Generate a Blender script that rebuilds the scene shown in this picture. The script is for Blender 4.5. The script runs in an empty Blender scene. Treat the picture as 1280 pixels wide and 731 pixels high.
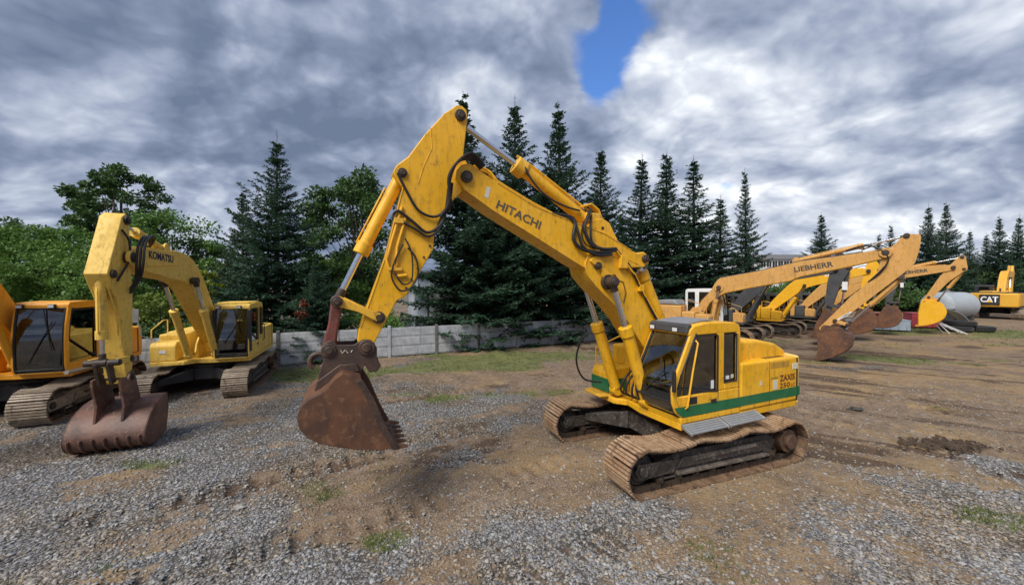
import bpy, math, random
import numpy as np
from mathutils import Vector, Matrix, Euler
random.seed(7); RNG=np.random.default_rng(11)
scene=bpy.context.scene
COL=scene.collection
PI=math.pi
# ------------------------------------------------------------------ camera
cam=bpy.data.cameras.new('camera'); camo=bpy.data.objects.new('camera',cam); COL.objects.link(camo)
cam.sensor_fit='HORIZONTAL'; cam.sensor_width=36.0; cam.lens=13.08; cam.clip_end=3000; cam.clip_start=.05
CAMH=3.66
camo.location=(0,0,CAMH); camo.rotation_euler=(math.radians(90-.904),0,0)
scene.camera=camo
scene.render.engine='CYCLES'
scene.cycles.use_denoising=True
scene.cycles.max_bounces=6; scene.cycles.diffuse_bounces=2; scene.cycles.glossy_bounces=3
scene.cycles.transparent_max_bounces=12; scene.cycles.transmission_bounces=3
scene.cycles.sample_clamp_indirect=4
scene.view_settings.view_transform='Standard'; scene.view_settings.look='None'; scene.view_settings.gamma=1
scene.view_settings.exposure=1.42
# ------------------------------------------------------------------ node helpers
class NT:
    def __init__(s,nt): s.nt=nt; s.n=nt.nodes; s.l=nt.links
    def sock(s,node,key,val):
        inp=node.inputs[key]
        if isinstance(val,bpy.types.NodeSocket): s.l.new(val,inp)
        elif val is not None: inp.default_value=val
    def math(s,op,a,b=None,c=None,clamp=False):
        n=s.n.new('ShaderNodeMath'); n.operation=op; n.use_clamp=clamp
        s.sock(n,0,a)
        if b is not None: s.sock(n,1,b)
        if c is not None: s.sock(n,2,c)
        return n.outputs[0]
    def vec(s,op,a,b=None):
        n=s.n.new('ShaderNodeVectorMath'); n.operation=op
        s.sock(n,0,a)
        if b is not None: s.sock(n,1,b)
        return n.outputs['Value'] if op in('DOT_PRODUCT','LENGTH') else n.outputs[0]
    def noise(s,vec,scale,detail=5,rough=.5,dist=0.,out='Fac'):
        n=s.n.new('ShaderNodeTexNoise'); s.sock(n,'Vector',vec); n.inputs['Scale'].default_value=scale
        n.inputs['Detail'].default_value=detail; n.inputs['Roughness'].default_value=rough; n.inputs['Distortion'].default_value=dist
        return n.outputs[out]
    def voro(s,vec,scale,out='Color',feature='F1',rnd=1.):
        n=s.n.new('ShaderNodeTexVoronoi'); n.feature=feature; s.sock(n,'Vector',vec); n.inputs['Scale'].default_value=scale
        n.inputs['Randomness'].default_value=rnd
        return n.outputs[out]
    def ramp(s,fac,stops,interp='LINEAR'):
        n=s.n.new('ShaderNodeValToRGB'); s.sock(n,0,fac); r=n.color_ramp; r.interpolation=interp
        while len(r.elements)<len(stops): r.elements.new(.5)
        for e,(p,c) in zip(r.elements,stops):
            e.position=p; e.color=(c[0],c[1],c[2],1) if not isinstance(c,(int,float)) else (c,c,c,1)
        return n.outputs[0]
    def mix(s,fac,a,b,mode='MIX'):
        n=s.n.new('ShaderNodeMix'); n.data_type='RGBA'; n.blend_type=mode
        s.sock(n,0,fac)
        for k,v in((6,a),(7,b)):
            if isinstance(v,tuple) and len(v)==3: v=(*v,1)
            s.sock(n,k,v)
        return n.outputs[2]
    def smooth(s,x,a,b):
        n=s.n.new('ShaderNodeMapRange'); n.interpolation_type='SMOOTHSTEP'; s.sock(n,0,x)
        n.inputs[1].default_value=a; n.inputs[2].default_value=b; n.inputs[3].default_value=0; n.inputs[4].default_value=1
        return n.outputs[0]
    def coord(s,k='Object'): return s.n.new('ShaderNodeTexCoord').outputs[k]
    def bump(s,h,strength=.3,dist=.02):
        n=s.n.new('ShaderNodeBump'); s.sock(n,'Height',h); n.inputs['Strength'].default_value=strength; n.inputs['Distance'].default_value=dist
        return n.outputs[0]
def new_mat(name):
    m=bpy.data.materials.new(name); m.use_nodes=True; T=NT(m.node_tree)
    b=m.node_tree.nodes['Principled BSDF']
    return m,T,b
MATS={}
def paint(name,col,dirt=.5,rust=.3,rough=.42,dirtcol=(.09,.065,.04),spec=.4,fade=.25):
    if name in MATS: return MATS[name]
    m,T,b=new_mat(name); o=T.coord('Object')
    n1=T.noise(o,1.7,7,.6,.4); n2=T.noise(o,9,6,.65,.2); n3=T.noise(o,34,4,.6)
    fadec=tuple(min(1,c*1.12+.035) for c in col)
    c=T.mix(T.math('MULTIPLY',T.smooth(n1,.35,.65),fade*2,clamp=True),(*col,1),(*fadec,1))
    # soft streaky grime
    sep=T.n.new('ShaderNodeMapping'); T.sock(sep,'Vector',o); sep.inputs['Scale'].default_value=(7,7,1.1)
    st=T.noise(sep.outputs[0],2.2,6,.6,.3)
    g=T.math('MULTIPLY',T.smooth(T.math('ADD',T.math('MULTIPLY',st,.55),T.math('MULTIPLY',n2,.45)),.46,.74),dirt,clamp=True)
    c=T.mix(g,c,(*dirtcol,1))
    r=T.smooth(T.math('ADD',T.math('MULTIPLY',n3,.5),T.math('MULTIPLY',n2,.5)),.665-.06*rust,.70-.04*rust)
    r=T.math('MULTIPLY',r,min(1,rust*1.6),clamp=True)
    c=T.mix(r,c,(.085,.035,.018,1))
    T.l.new(c,b.inputs['Base Color'])
    rr=T.math('ADD',T.math('MULTIPLY',n2,.25),T.math('MULTIPLY',g,.35)); rr=T.math('ADD',rr,rough-.12,clamp=True)
    T.l.new(rr,b.inputs['Roughness']); b.inputs['Specular IOR Level'].default_value=spec
    T.l.new(T.bump(T.math('ADD',n2,T.math('MULTIPLY',r,-.6)),.12,.01),b.inputs['Normal'])
    MATS[name]=m; return m
def simple(name,col,rough=.5,metal=0.,var=.15,scale=8,bump=.15,spec=.5):
    if name in MATS: return MATS[name]
    m,T,b=new_mat(name); o=T.coord('Object'); n=T.noise(o,scale,6,.6)
    f=T.math('ADD',1-var,T.math('MULTIPLY',n,2*var))
    c=T.vec('MULTIPLY',(*col,),None) if False else T.mix(1.0,(*col,1),f,'MULTIPLY')
    T.l.new(c,b.inputs['Base Color']); b.inputs['Metallic'].default_value=metal
    T.l.new(T.math('ADD',T.math('MULTIPLY',n,.25),rough-.12,clamp=True),b.inputs['Roughness'])
    b.inputs['Specular IOR Level'].default_value=spec
    if bump: T.l.new(T.bump(n,bump,.01),b.inputs['Normal'])
    MATS[name]=m; return m
def rust_mat(name,a,bcol,c3,rough=.7,scale=3,bump=.3,metal=.0):
    if name in MATS: return MATS[name]
    m,T,b=new_mat(name); o=T.coord('Object')
    n1=T.noise(o,scale,8,.62,.5); n2=T.noise(o,scale*7,6,.7,.3); n3=T.noise(o,.9*scale,4,.5,1.2)
    c=T.mix(T.smooth(n1,.36,.62),(*a,1),(*bcol,1)); c=T.mix(T.smooth(n2,.5,.72),c,(*c3,1)); c=T.mix(T.smooth(n3,.56,.7),c,(*[x*.45 for x in a],1))
    T.l.new(c,b.inputs['Base Color']); b.inputs['Metallic'].default_value=metal
    T.l.new(T.math('ADD',T.math('MULTIPLY',n2,.4),rough-.25,clamp=True),b.inputs['Roughness'])
    T.l.new(T.bump(T.math('ADD',n2,n1),bump,.02),b.inputs['Normal'])
    MATS[name]=m; return m
def glass_mat(name,tint=(.35,.38,.36),gl=.5):
    m,T,b=new_mat(name); T.n.remove(b); out=T.n['Material Output']
    tr=T.n.new('ShaderNodeBsdfTransparent'); tr.inputs[0].default_value=(*tint,1)
    gs=T.n.new('ShaderNodeBsdfGlossy'); gs.inputs['Roughness'].default_value=.04; gs.inputs[0].default_value=(.9,.93,.95,1)
    fr=T.n.new('ShaderNodeFresnel'); fr.inputs[0].default_value=1.52
    n=T.noise(T.coord('Object'),4,5,.6)
    f=T.math('ADD',T.math('MULTIPLY',fr.outputs[0],1.8),T.math('MULTIPLY',n,.14),clamp=True)
    mx=T.n.new('ShaderNodeMixShader'); T.l.new(f,mx.inputs[0]); T.l.new(tr.outputs[0],mx.inputs[1]); T.l.new(gs.outputs[0],mx.inputs[2])
    T.l.new(mx.outputs[0],out.inputs[0]); MATS[name]=m; return m
# ------------------------------------------------------------------ mesh builder
class MB:
    def __init__(s): s.v=[]; s.f=[]
    def add(s,vs,fs):
        o=len(s.v); s.v+= [tuple(v) for v in vs]; s.f+=[tuple(o+i for i in f) for f in fs]; return s
    def box(s,x0,x1,y0,y1,z0,z1):
        return s.add([(x0,y0,z0),(x1,y0,z0),(x1,y1,z0),(x0,y1,z0),(x0,y0,z1),(x1,y0,z1),(x1,y1,z1),(x0,y1,z1)],
          [(0,3,2,1),(4,5,6,7),(0,1,5,4),(1,2,6,5),(2,3,7,6),(3,0,4,7)])
    def hexa(s,c8):   # bottom 4 then top 4, same winding as box
        return s.add(c8,[(0,3,2,1),(4,5,6,7),(0,1,5,4),(1,2,6,5),(2,3,7,6),(3,0,4,7)])
    def prism(s,pts,y0,y1):           # polygon in xz extruded along y
        a=sum(pts[i][0]*pts[(i+1)%len(pts)][1]-pts[(i+1)%len(pts)][0]*pts[i][1] for i in range(len(pts)))
        if a<0: pts=pts[::-1]
        n=len(pts)
        if y0>y1: y0,y1=y1,y0
        vs=[(x,y0,z) for x,z in pts]+[(x,y1,z) for x,z in pts]
        fs=[tuple(range(n)),tuple(range(2*n-1,n-1,-1))]+[(i,i+n,(i+1)%n+n,(i+1)%n) for i in range(n)]
        return s.add(vs,fs)
    def prismz(s,pts,z0,z1,inset=None):
        a=sum(pts[i][0]*pts[(i+1)%len(pts)][1]-pts[(i+1)%len(pts)][0]*pts[i][1] for i in range(len(pts)))
        if a<0: pts=pts[::-1]
        n=len(pts); vs=[(x,y,z0) for x,y in pts]+[(x,y,z1) for x,y in pts]
        fs=[tuple(range(n-1,-1,-1)),tuple(range(n,2*n))]+[(i,(i+1)%n,(i+1)%n+n,i+n) for i in range(n)]
        return s.add(vs,fs)
    def tube(s,path,r,n=10,cap=True,radii=None):
        P=[Vector(p) for p in path]; m=len(P); vs=[]; up=None
        for i in range(m):
            t=(P[min(i+1,m-1)]-P[max(i-1,0)]).normalized()
            if up is None:
                up=Vector((0,0,1)) if abs(t.z)<.9 else Vector((1,0,0))
            a=(up-t*up.dot(t)); a=a.normalized() if a.length>1e-6 else t.orthogonal().normalized()
            up=a; b=t.cross(a); rr=radii[i] if radii else r
            for k in range(n):
                an=2*PI*k/n; vs.append(P[i]+a*(math.cos(an)*rr)+b*(math.sin(an)*rr))
        fs=[(i*n+k,i*n+(k+1)%n,(i+1)*n+(k+1)%n,(i+1)*n+k) for i in range(m-1) for k in range(n)]
        if cap: fs+=[tuple(range(n-1,-1,-1)),tuple(range((m-1)*n,m*n))]
        return s.add(vs,fs)
    def cyl(s,p,q,r,n=20,r2=None): return s.tube([p,q],r,n,radii=[r,r2 if r2 is not None else r])
    def build(s,name,mat,parent=None,bevel=0.,smooth=40,sc=1.,seg=2,rot=None):
        me=bpy.data.meshes.new(name)
        vs=s.v if sc==1. else [(x*sc,y*sc,z*sc) for x,y,z in s.v]
        me.from_pydata(vs,[],s.f); me.validate(); me.materials.append(mat)
        me.shade_smooth(); me.set_sharp_from_angle(angle=math.radians(smooth))
        o=bpy.data.objects.new(name,me); COL.objects.link(o)
        if parent: o.parent=parent
        if bevel:
            bm=o.modifiers.new('bevel','BEVEL'); bm.width=bevel*sc; bm.segments=seg; bm.limit_method='ANGLE'; bm.angle_limit=math.radians(30)
            bm.harden_normals=False
        if rot: o.rotation_euler.z=rot
        return o
def split_pieces(mb,gap=.004):
    n=len(mb.v); par=list(range(n))
    def fd(a):
        while par[a]!=a: par[a]=par[par[a]]; a=par[a]
        return a
    for f in mb.f:
        for i in f[1:]:
            a,b=fd(f[0]),fd(i)
            if a!=b: par[a]=b
    comp={}
    for i in range(n): comp.setdefault(fd(i),[]).append(i)
    cs=[]
    for idx in comp.values():
        xs=[mb.v[i] for i in idx]; lo=[min(v[k] for v in xs)-gap for k in range(3)]; hi=[max(v[k] for v in xs)+gap for k in range(3)]; cs.append([set(idx),lo,hi])
    ch=True
    while ch:
        ch=False
        for i in range(len(cs)):
            for j in range(i+1,len(cs)):
                if all(cs[i][1][k]<=cs[j][2][k] and cs[j][1][k]<=cs[i][2][k] for k in range(3)):
                    cs[i]=[cs[i][0]|cs[j][0],[min(cs[i][1][k],cs[j][1][k]) for k in range(3)],[max(cs[i][2][k],cs[j][2][k]) for k in range(3)]]; cs.pop(j); ch=True; break
            if ch: break
    out=[]
    for s,_,_ in cs:
        m={}; q=MB()
        for i in sorted(s): m[i]=len(q.v); q.v.append(mb.v[i])
        q.f=[tuple(m[i] for i in f) for f in mb.f if f[0] in s]; out.append(q)
    return out
def build_each(mb,name,mat,parent=None,*a,**k):
    return [q.build(name,mat,parent,*a,**k) for q in split_pieces(mb)]
MB.each=lambda s,name,mat,parent=None,*a,**k: build_each(s,name,mat,parent,*a,**k)
def tag(o,label=None,cat=None,group=None,kind=None):
    if label: o['label']=label
    if cat: o['category']=cat
    if group: o['group']=group
    if kind: o['kind']=kind
    return o
def empty(name,loc,rz=0,sc=1):
    e=bpy.data.objects.new(name,None); COL.objects.link(e); e.location=loc; e.rotation_euler=(0,0,rz); e.empty_display_size=.3
    return e
def bez(pts,n=8):            # catmull-rom through points
    P=[Vector(p) for p in pts]; out=[]
    for i in range(len(P)-1):
        p0=P[max(i-1,0)]; p1=P[i]; p2=P[i+1]; p3=P[min(i+2,len(P)-1)]
        for k in range(n):
            t=k/n; out.append(.5*((2*p1)+(p2-p0)*t+(2*p0-5*p1+4*p2-p3)*t*t+(3*p1-p0-3*p2+p3)*t**3))
    out.append(P[-1]); return out
def lettering(s,org,xd,yd,height,width,mat,parent,extr=.004,bold=.012,name='lettering'):
    cu=bpy.data.curves.new('lettering_curve','FONT'); cu.body=s; cu.size=1; cu.offset=bold; cu.extrude=.0; cu.resolution_u=3
    t=bpy.data.objects.new('lettering_curve',cu); COL.objects.link(t)
    dg=bpy.context.evaluated_depsgraph_get(); me=bpy.data.meshes.new_from_object(t.evaluated_get(dg))
    bpy.data.objects.remove(t); bpy.data.curves.remove(cu)
    n=len(me.vertices); co=np.empty(n*3); me.vertices.foreach_get('co',co); co=co.reshape(-1,3)
    mn=co.min(0); mxx=co.max(0); u=(co[:,0]-mn[0])/(mxx[0]-mn[0])*width; v=(co[:,1]-mn[1])/(mxx[1]-mn[1])*height
    X=np.array(Vector(xd).normalized()); Y=np.array(Vector(yd).normalized()); Z=np.cross(X,Y)
    w=np.array(org)+np.outer(u,X)+np.outer(v,Y)+Z*extr
    me.vertices.foreach_set('co',w.ravel()); me.update(); me.name=name; me.materials.clear(); me.materials.append(mat)
    o=bpy.data.objects.new(name,me); COL.objects.link(o); o.parent=parent
    return o
# ------------------------------------------------------------------ materials
Y_HIT=paint('yellow_paint',(.82,.425,.010),dirt=.58,rust=.75,rough=.40,fade=.3)
Y_HIT2=paint('yellow_paint_worn',(.76,.42,.03),dirt=.75,rust=.7,rough=.55)
Y_KOM=paint('pale_yellow_paint',(.80,.52,.09),dirt=.6,rust=.5,rough=.55)
Y_LEFT=paint('orange_yellow_paint',(.80,.34,.012),dirt=.35,rust=.2,rough=.42)
Y_LIE=paint('tan_paint',(.60,.32,.085),dirt=.6,rust=.5,rough=.6)
Y_CAT=paint('golden_paint',(.70,.37,.03),dirt=.3,rust=.15,rough=.5)
Y_NEW=paint('deep_yellow_paint',(.80,.42,.015),dirt=.25,rust=.1,rough=.4)
GREEN=paint('green_stripe_paint',(.008,.13,.045),dirt=.25,rust=.15,rough=.45)
BLACKP=paint('black_paint',(.018,.018,.02),dirt=.45,rust=.2,rough=.5,dirtcol=(.07,.06,.05))
GREYD=paint('dark_grey_paint',(.045,.047,.052),dirt=.4,rust=.1,rough=.6,dirtcol=(.10,.085,.07))
GREYM=paint('mid_grey_paint',(.22,.23,.25),dirt=.4,rust=.1,rough=.5)
WHITEP=paint('white_paint',(.74,.75,.76),dirt=.35,rust=.1,rough=.5)
RED=paint('red_paint',(.36,.045,.06),dirt=.3,rust=.1)
TRACK=rust_mat('rusty_track_steel',(.34,.205,.115),(.46,.32,.20),(.13,.07,.042),rough=.58,scale=2.6)
TRACK_G=rust_mat('worn_track_steel',(.27,.21,.15),(.38,.31,.235),(.14,.10,.07),rough=.6,scale=4)
SHOE_D=rust_mat('caked_track_plate',(.15,.085,.048),(.23,.145,.085),(.07,.042,.028),rough=.75,scale=5)
LEDGE=rust_mat('dried_mud',(.16,.13,.105),(.07,.055,.045),(.30,.27,.23),rough=.8,scale=2.5)
CHAIN=rust_mat('oily_chain_steel',(.035,.026,.02),(.06,.042,.03),(.12,.07,.04),rough=.6,scale=5)
FRAME=rust_mat('muddy_frame',(.03,.025,.022),(.055,.045,.04),(.20,.17,.14),rough=.65,scale=2.2)
BUCK=rust_mat('rusty_bucket_steel',(.16,.07,.035),(.08,.042,.03),(.23,.115,.06),rough=.55,scale=1.1,bump=.2)
BUCK_D=rust_mat('dark_bucket_steel',(.05,.034,.028),(.085,.05,.036),(.14,.075,.045),rough=.6,scale=2.4)
BUCK_R=rust_mat('red_brown_bucket_steel',(.18,.082,.055),(.10,.052,.04),(.25,.15,.10),rough=.6,scale=1.5)
CHROME=simple('chrome_rod',(.75,.77,.80),.14,1.0,.05,20,0)
HOSE=simple('hose_rubber',(.015,.015,.016),.5,0,.3,20,.1)
RUB=simple('black_rubber',(.02,.02,.021),.6,0,.3,10,.1)
ALU=simple('aluminium_tread',(.42,.44,.46),.45,.6,.2,12,.1)
SEATM=simple('seat_fabric',(.03,.03,.033),.85,0,.3,20,.3)
LAMP=simple('lamp_lens',(.7,.72,.74),.15,0,.1,20,0,spec=.8)
TXT=simple('dark_lettering',(.06,.05,.045),.6,0,.3,30,0)
TXTB=simple('navy_lettering',(.02,.025,.06),.6,0,.2,30,0)
TXTW=simple('white_lettering',(.8,.8,.8),.6,0,.1,30,0)
TXTR=simple('maroon_lettering',(.16,.03,.02),.6,0,.3,30,0)
STICK=simple('pale_sticker',(.62,.60,.50),.6,0,.25,40,0)
CONC=None
GLASS=glass_mat('cab_glass'); GLASSC=glass_mat('clear_cab_glass',(.62,.66,.66)); GLASSD=glass_mat('dark_cab_glass',(.16,.17,.18))
# ------------------------------------------------------------------ excavator building blocks
def track_samples(T,R,n,sag=.075):
    xs=T-R; pts=[]
    for k in range(40): pts.append((-xs+2*xs*k/40,0.))
    for k in range(30):
        a=-PI/2+PI*k/30; pts.append((xs+R*math.cos(a),R+R*math.sin(a)))
    for k in range(60):
        u=k/60; x=xs-2*xs*u; z=2*R-sag*abs(math.sin(PI*u*3))**1.5*(1 if .02<u<.98 else 0); pts.append((x,z))
    for k in range(30):
        a=PI/2+PI*k/30; pts.append((-xs+R*math.cos(a),R+R*math.sin(a)))
    pts.append(pts[0]); L=[0]
    for a,b in zip(pts,pts[1:]): L.append(L[-1]+math.hypot(b[0]-a[0],b[1]-a[1]))
    out=[]; j=0
    for k in range(n):
        d=L[-1]*(k+.3)/n
        while L[j+1]<d: j+=1
        t=(d-L[j])/(L[j+1]-L[j]); a,b=pts[j],pts[j+1]
        tx,tz=b[0]-a[0],b[1]-a[1]; q=math.hypot(tx,tz); tx/=q; tz/=q
        out.append((a[0]+(b[0]-a[0])*t,a[1]+(b[1]-a[1])*t,tx,tz))
    return out,L[-1]/n
def crawler(root,side,g,w,T,R,mat,sc,n=46,framecol=None,ribs=3):
    """one crawler: shoes, chain, frame with sprocket, idler and rollers"""
    yc=g*side; rr=random.Random(side*3+int(T*100))
    S,pitch=track_samples(T,R,n)
    mb=MB(); ch=MB(); h=w/2
    def fbox(m,x,z,tx,tz,a0,a1,n0,n1,y0,y1):
        nx,nz=tz,-tx     # outward for counter-clockwise travel
        c=[]
        for b in(n0,n1):
            for (a,y) in((a0,y0),(a1,y0),(a1,y1),(a0,y1)):
                c.append((x+tx*a+nx*b,y,z+tz*a+nz*b))
        m.hexa(c)
    for (x,z,tx,tz) in S:
        jy=rr.uniform(-.006,.006)
        fbox(mb,x,z,tx,tz,-pitch*.43,pitch*.40,-.045,-.022,yc-h+jy,yc+h+jy)
        rib=[-.33,.0,.30] if ribs==3 else [-.42,.3]
        for a in rib: fbox(mb,x,z,tx,tz,pitch*(a-.10),pitch*(a+.10),-.022,.004,yc-h+jy+.005,yc+h+jy-.005)
        for yy in(-.12,.12):
            fbox(ch,x,z,tx,tz,-pitch*.5,pitch*.42,-.15,-.045,yc+yy-.035,yc+yy+.035)
    t=mb.build('track_shoes',mat,root,0,sc=sc,smooth=30)
    t.data.materials.append(SHOE_D); per=6*(1+ribs)
    for i,pg in enumerate(t.data.polygons):
        if i%per<6: pg.material_index=1
    ch.build('track_chain',CHAIN,root,sc=sc)
    xs=T-R; fr=MB()
    fr.prism([(-xs+.42,R-.16),(-xs+.30,R+.05),(-xs+.55,R+.20),(xs-.75,R+.20),(xs-.45,R+.10),(xs-.42,R-.10),(xs-.7,R-.20),(-xs+.7,R-.22)],yc-.15,yc+.15)
    fr.prism([(-xs+.7,R-.10),(-xs+.75,R+.10),(xs-.9,R+.10),(xs-.8,R-.08)],yc+side*.15,yc+side*.19)
    fr.box(-xs+.5,xs-.5,yc-.17,yc+.17,.20,R-.20)
    lg=MB(); lg.prism([(-xs+.6,R-.21),(-xs+.6,R-.17),(xs-.75,R-.13),(xs-.75,R-.18)],yc+side*.12,yc+side*.24); lg.prism([(-xs+.9,R+.02),(-xs+.95,R+.09),(xs-1.1,R+.09),(xs-1.2,R+.0)],yc+side*.191,yc+side*.20)
    # idler fork plate
    for yy in(-.18,.18): fr.prism([(xs-.75,R+.10),(xs+.10,R+.13),(xs+.16,R),(xs+.08,R-.15),(xs-.7,R-.13)],yc+yy-.02,yc+yy+.02)
    f=fr.build('track_frame',framecol or FRAME,root,.012,sc=sc)
    lg.each('mud_ledge',LEDGE,f,.006,sc=sc)
    d=MB(); d.cyl((xs,yc-.09,R),(xs,yc+.09,R),R-.16,32); d.cyl((xs,yc-.13,R),(xs,yc+.13,R),R-.24,32); d.cyl((xs,yc-.24,R),(xs,yc+.24,R),.09,16)
    d.build('idler',FRAME,f,.01,sc=sc)
    d=MB(); d.cyl((-xs,yc-.05,R),(-xs,yc+.05,R),R-.17,32)
    for k in range(11):
        a=2*PI*k/11; c,s_=math.cos(a),math.sin(a)
        r0,r1=R-.19,R-.10
        d.prism([(-xs+c*r0-s_*.05,R+s_*r0+c*.05),(-xs+c*r1-s_*.02,R+s_*r1+c*.02),(-xs+c*r1+s_*.02,R+s_*r1-c*.02),(-xs+c*r0+s_*.05,R+s_*r0-c*.05)],yc-.04,yc+.04)
    d.cyl((-xs,yc-.2,R),(-xs,yc+side*.22,R),.24,28); d.cyl((-xs,yc+side*.2,R),(-xs,yc+side*.30,R),.15,24)
    d.build('sprocket',rust_mat('sprocket_steel',(.13,.07,.04),(.08,.045,.03),(.17,.10,.06)),f,.01,sc=sc)
    m=MB()
    for k in range(8):
        x=-xs+.42+(2*xs-.84)*k/7; m.cyl((x,yc-.16,.21),(x,yc+.16,.21),.085,14)
        m.cyl((x,yc-.20,.21),(x,yc+.20,.21),.045,10)
    for x in(-.6,.75): m.cyl((x,yc-.13,2*R-.23),(x,yc+.13,2*R-.23),.07,14)
    m.each('roller',CHAIN,f,sc=sc)
def undercarriage(root,g,w,T,R,mat,sc,frame=FRAME,fcol=None):
    for s in(1,-1): crawler(root,s,g,w,T,R,mat,sc,framecol=fcol)
    m=MB(); m.box(-.75,.75,-.62,.62,.42,.80)
    for sx in(1,-1):
        for sy in(1,-1):
            a=[(sx*.35,sy*.45),(sx*.80,sy*.30),(sx*1.45,sy*(g-.2)),(sx*.85,sy*(g-.2))]
            if sx*sy<0: a=a[::-1]
            lo=[(x,y,.42 if i in(0,1) or True else .3) for i,(x,y) in enumerate(a)]
            hi=[(x,y,.82 if abs(y)<.5 else .60) for (x,y) in a]
            m.hexa(lo+hi)
    m.build('undercarriage_frame',frame,root,.02,sc=sc)
    m=MB(); m.cyl((0,0,.78),(0,0,.90),.70,36); m.cyl((0,0,.88),(0,0,1.06),.62,36); m.build('slewing_ring',CHAIN,root,.01,sc=sc)
CURVED=dict(front=[(1.02,1.24),(1.17,1.36),(1.245,1.55),(1.25,1.80),(1.16,2.05),(1.03,2.30),(.90,2.56),(.78,2.80)],
            roof=[(.82,2.76),(.80,2.86),(.70,2.94),(.30,2.99),(-.45,2.965),(-.58,2.91),(-.62,2.80),(-.62,2.76)],back=-.62)
BOXY=dict(front=[(1.16,1.16),(1.20,1.30),(1.20,1.60),(1.17,2.0),(1.13,2.4),(1.08,2.80)],
          roof=[(1.10,2.78),(1.09,2.88),(1.02,2.95),(.30,2.97),(-.50,2.95),(-.60,2.90),(-.62,2.80),(-.62,2.78)],back=-.62)
def cab(root,P,sc=1.,rot=None):
    C=P.get('cabshape',BOXY); y0,y1=.36,1.36; paintm=P.get('cabpaint',P['paint']); fr=C['front']; bk=C['back']
    gl=P.get('glass',GLASS); zb=1.12
    zt=fr[-1][1]-.05
    inn=[(x-.13 if 0<i else x-.10,z) for i,(x,z) in enumerate(fr)]
    b=MB()
    # floor block under the cab and roof
    fx,fz=fr[0]
    b.prism([(bk,zb),(fx,zb),(fx+.02,fz),(bk,fz)],y0,y1)
    b.prism(C['roof'],y0,y1)
    for (ya,yb) in((y1-.06,y1),(y0,y0+.06)):
        # front pillar follows the bow of the windscreen
        pil=fr+[(inn[i][0],inn[i][1]) for i in range(len(fr)-1,-1,-1)]
        b.prism(pil,ya,yb)
        zl=P.get('sill',1.62)
        b.prism([(bk,fz),(inn[0][0]+.02,fz),(max(p[0] for p in inn)+.01,zl-.06 if zl>1.4 else zl),(inn[3][0],zl),(bk,zl)],ya,yb)
        b.box(bk,-.50,ya,yb,zl,C['roof'][0][1]+.02)
        b.box(-.14,.06,ya,yb,zl,C['roof'][0][1]+.02)
        b.box(-.50,-.14,ya,yb,zl,zl+.15)
    b.box(bk,bk+.06,y0+.06,y1-.06,fz,1.75)
    for ya in(y0+.06,y1-.16): b.box(bk,bk+.06,ya,ya+.10,1.75,2.78)
    body=b.build('cab',paintm,root,.022,sc=sc,rot=rot,seg=3)
    blk=BLACKP
    # windows
    def winpanel(name,pts,y,th=.008,mat=gl):
        return MB().prism(pts,y,y+th).build(name,mat,body,sc=sc)
    zl=P.get('sill',1.62); zh=2.74
    for y in(y1-.035,y0+.025):
        winpanel('side_window',[(.06,zl)]+[(inn[i][0],max(inn[i][1],zl)) for i in range(2,len(inn))]+[(inn[-1][0],zh),(.06,zh)],y)
        winpanel('rear_side_window',[(-.14,zl+.15),(-.14,zh),(-.50,zh),(-.50,zl+.15)],y)
    g=MB(); ins=.025
    vs=[];fs=[]
    for (x,z) in [(x-ins,z) for x,z in fr]: vs+=[(x,y0+.05,z),(x,y1-.05,z)]
    for i in range(len(fr)-1): fs.append((2*i,2*i+1,2*i+3,2*i+2))
    k=P.get('split',3)
    g.add(vs[2*(k-1):],[tuple(i-2*(k-1) for i in f) for f in fs[k-1:]]); g.build('windscreen',P.get('fglass',gl),body,sc=sc)
    g=MB(); g.add(vs[:2*k],fs[:k-1]); g.build('lower_windscreen',P.get('lglass',GLASSD),body,sc=sc)
    g=MB(); g.add([(bk+.03,y0+.14,1.75),(bk+.03,y1-.14,1.75),(bk+.03,y1-.14,2.76),(bk+.03,y0+.14,2.76)],[(0,1,2,3)]); g.build('rear_window',gl,body,sc=sc)
    # rubber seals
    s=MB()
    for y in(y0+.055,y1-.055): s.tube([(x-.012,y,z) for x,z in fr],.022,8)
    s.tube([(fr[k-1][0]-.012,y0+.05,fr[k-1][1]),(fr[k-1][0]-.012,y1-.05,fr[k-1][1])],.020,8)
    s.tube([(fr[-1][0]-.01,y0+.05,fr[-1][1]-.01),(fr[-1][0]-.01,y1-.05,fr[-1][1]-.01)],.024,8)
    s.tube([(fr[0][0]-.012,y0+.05,fr[0][1]+.01),(fr[0][0]-.012,y1-.05,fr[0][1]+.01)],.024,8)
    for yy in (y1-.002,):
        wp=[(.06,zl)]+[(inn[i][0],max(inn[i][1],zl)) for i in range(3,len(inn))]+[(inn[-1][0],zh),(.06,zh)]
        s.tube([(x,yy,z) for x,z in wp]+[(wp[0][0],yy,wp[0][1])],.017,6)
        wp=[(-.14,zl+.15),(-.14,zh),(-.50,zh),(-.50,zl+.15),(-.14,zl+.15)]
        s.tube([(x,yy,z) for x,z in wp],.017,6)
    s.each('window_seal',RUB,body,sc=sc)
    # inside
    s=MB(); s.box(-.35,.2,y0+.28,y1-.28,1.50,1.66); s.prism([(-.38,1.6),(-.22,1.62),(-.36,2.25),(-.50,2.25)],y0+.28,y1-.28); s.box(-.50,-.38,y0+.38,y1-.38,2.27,2.45)
    s.box(-.3,.1,y0+.30,y1-.30,1.28,1.5)
    s.build('driver_seat',SEATM,body,.04,sc=sc)
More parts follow.
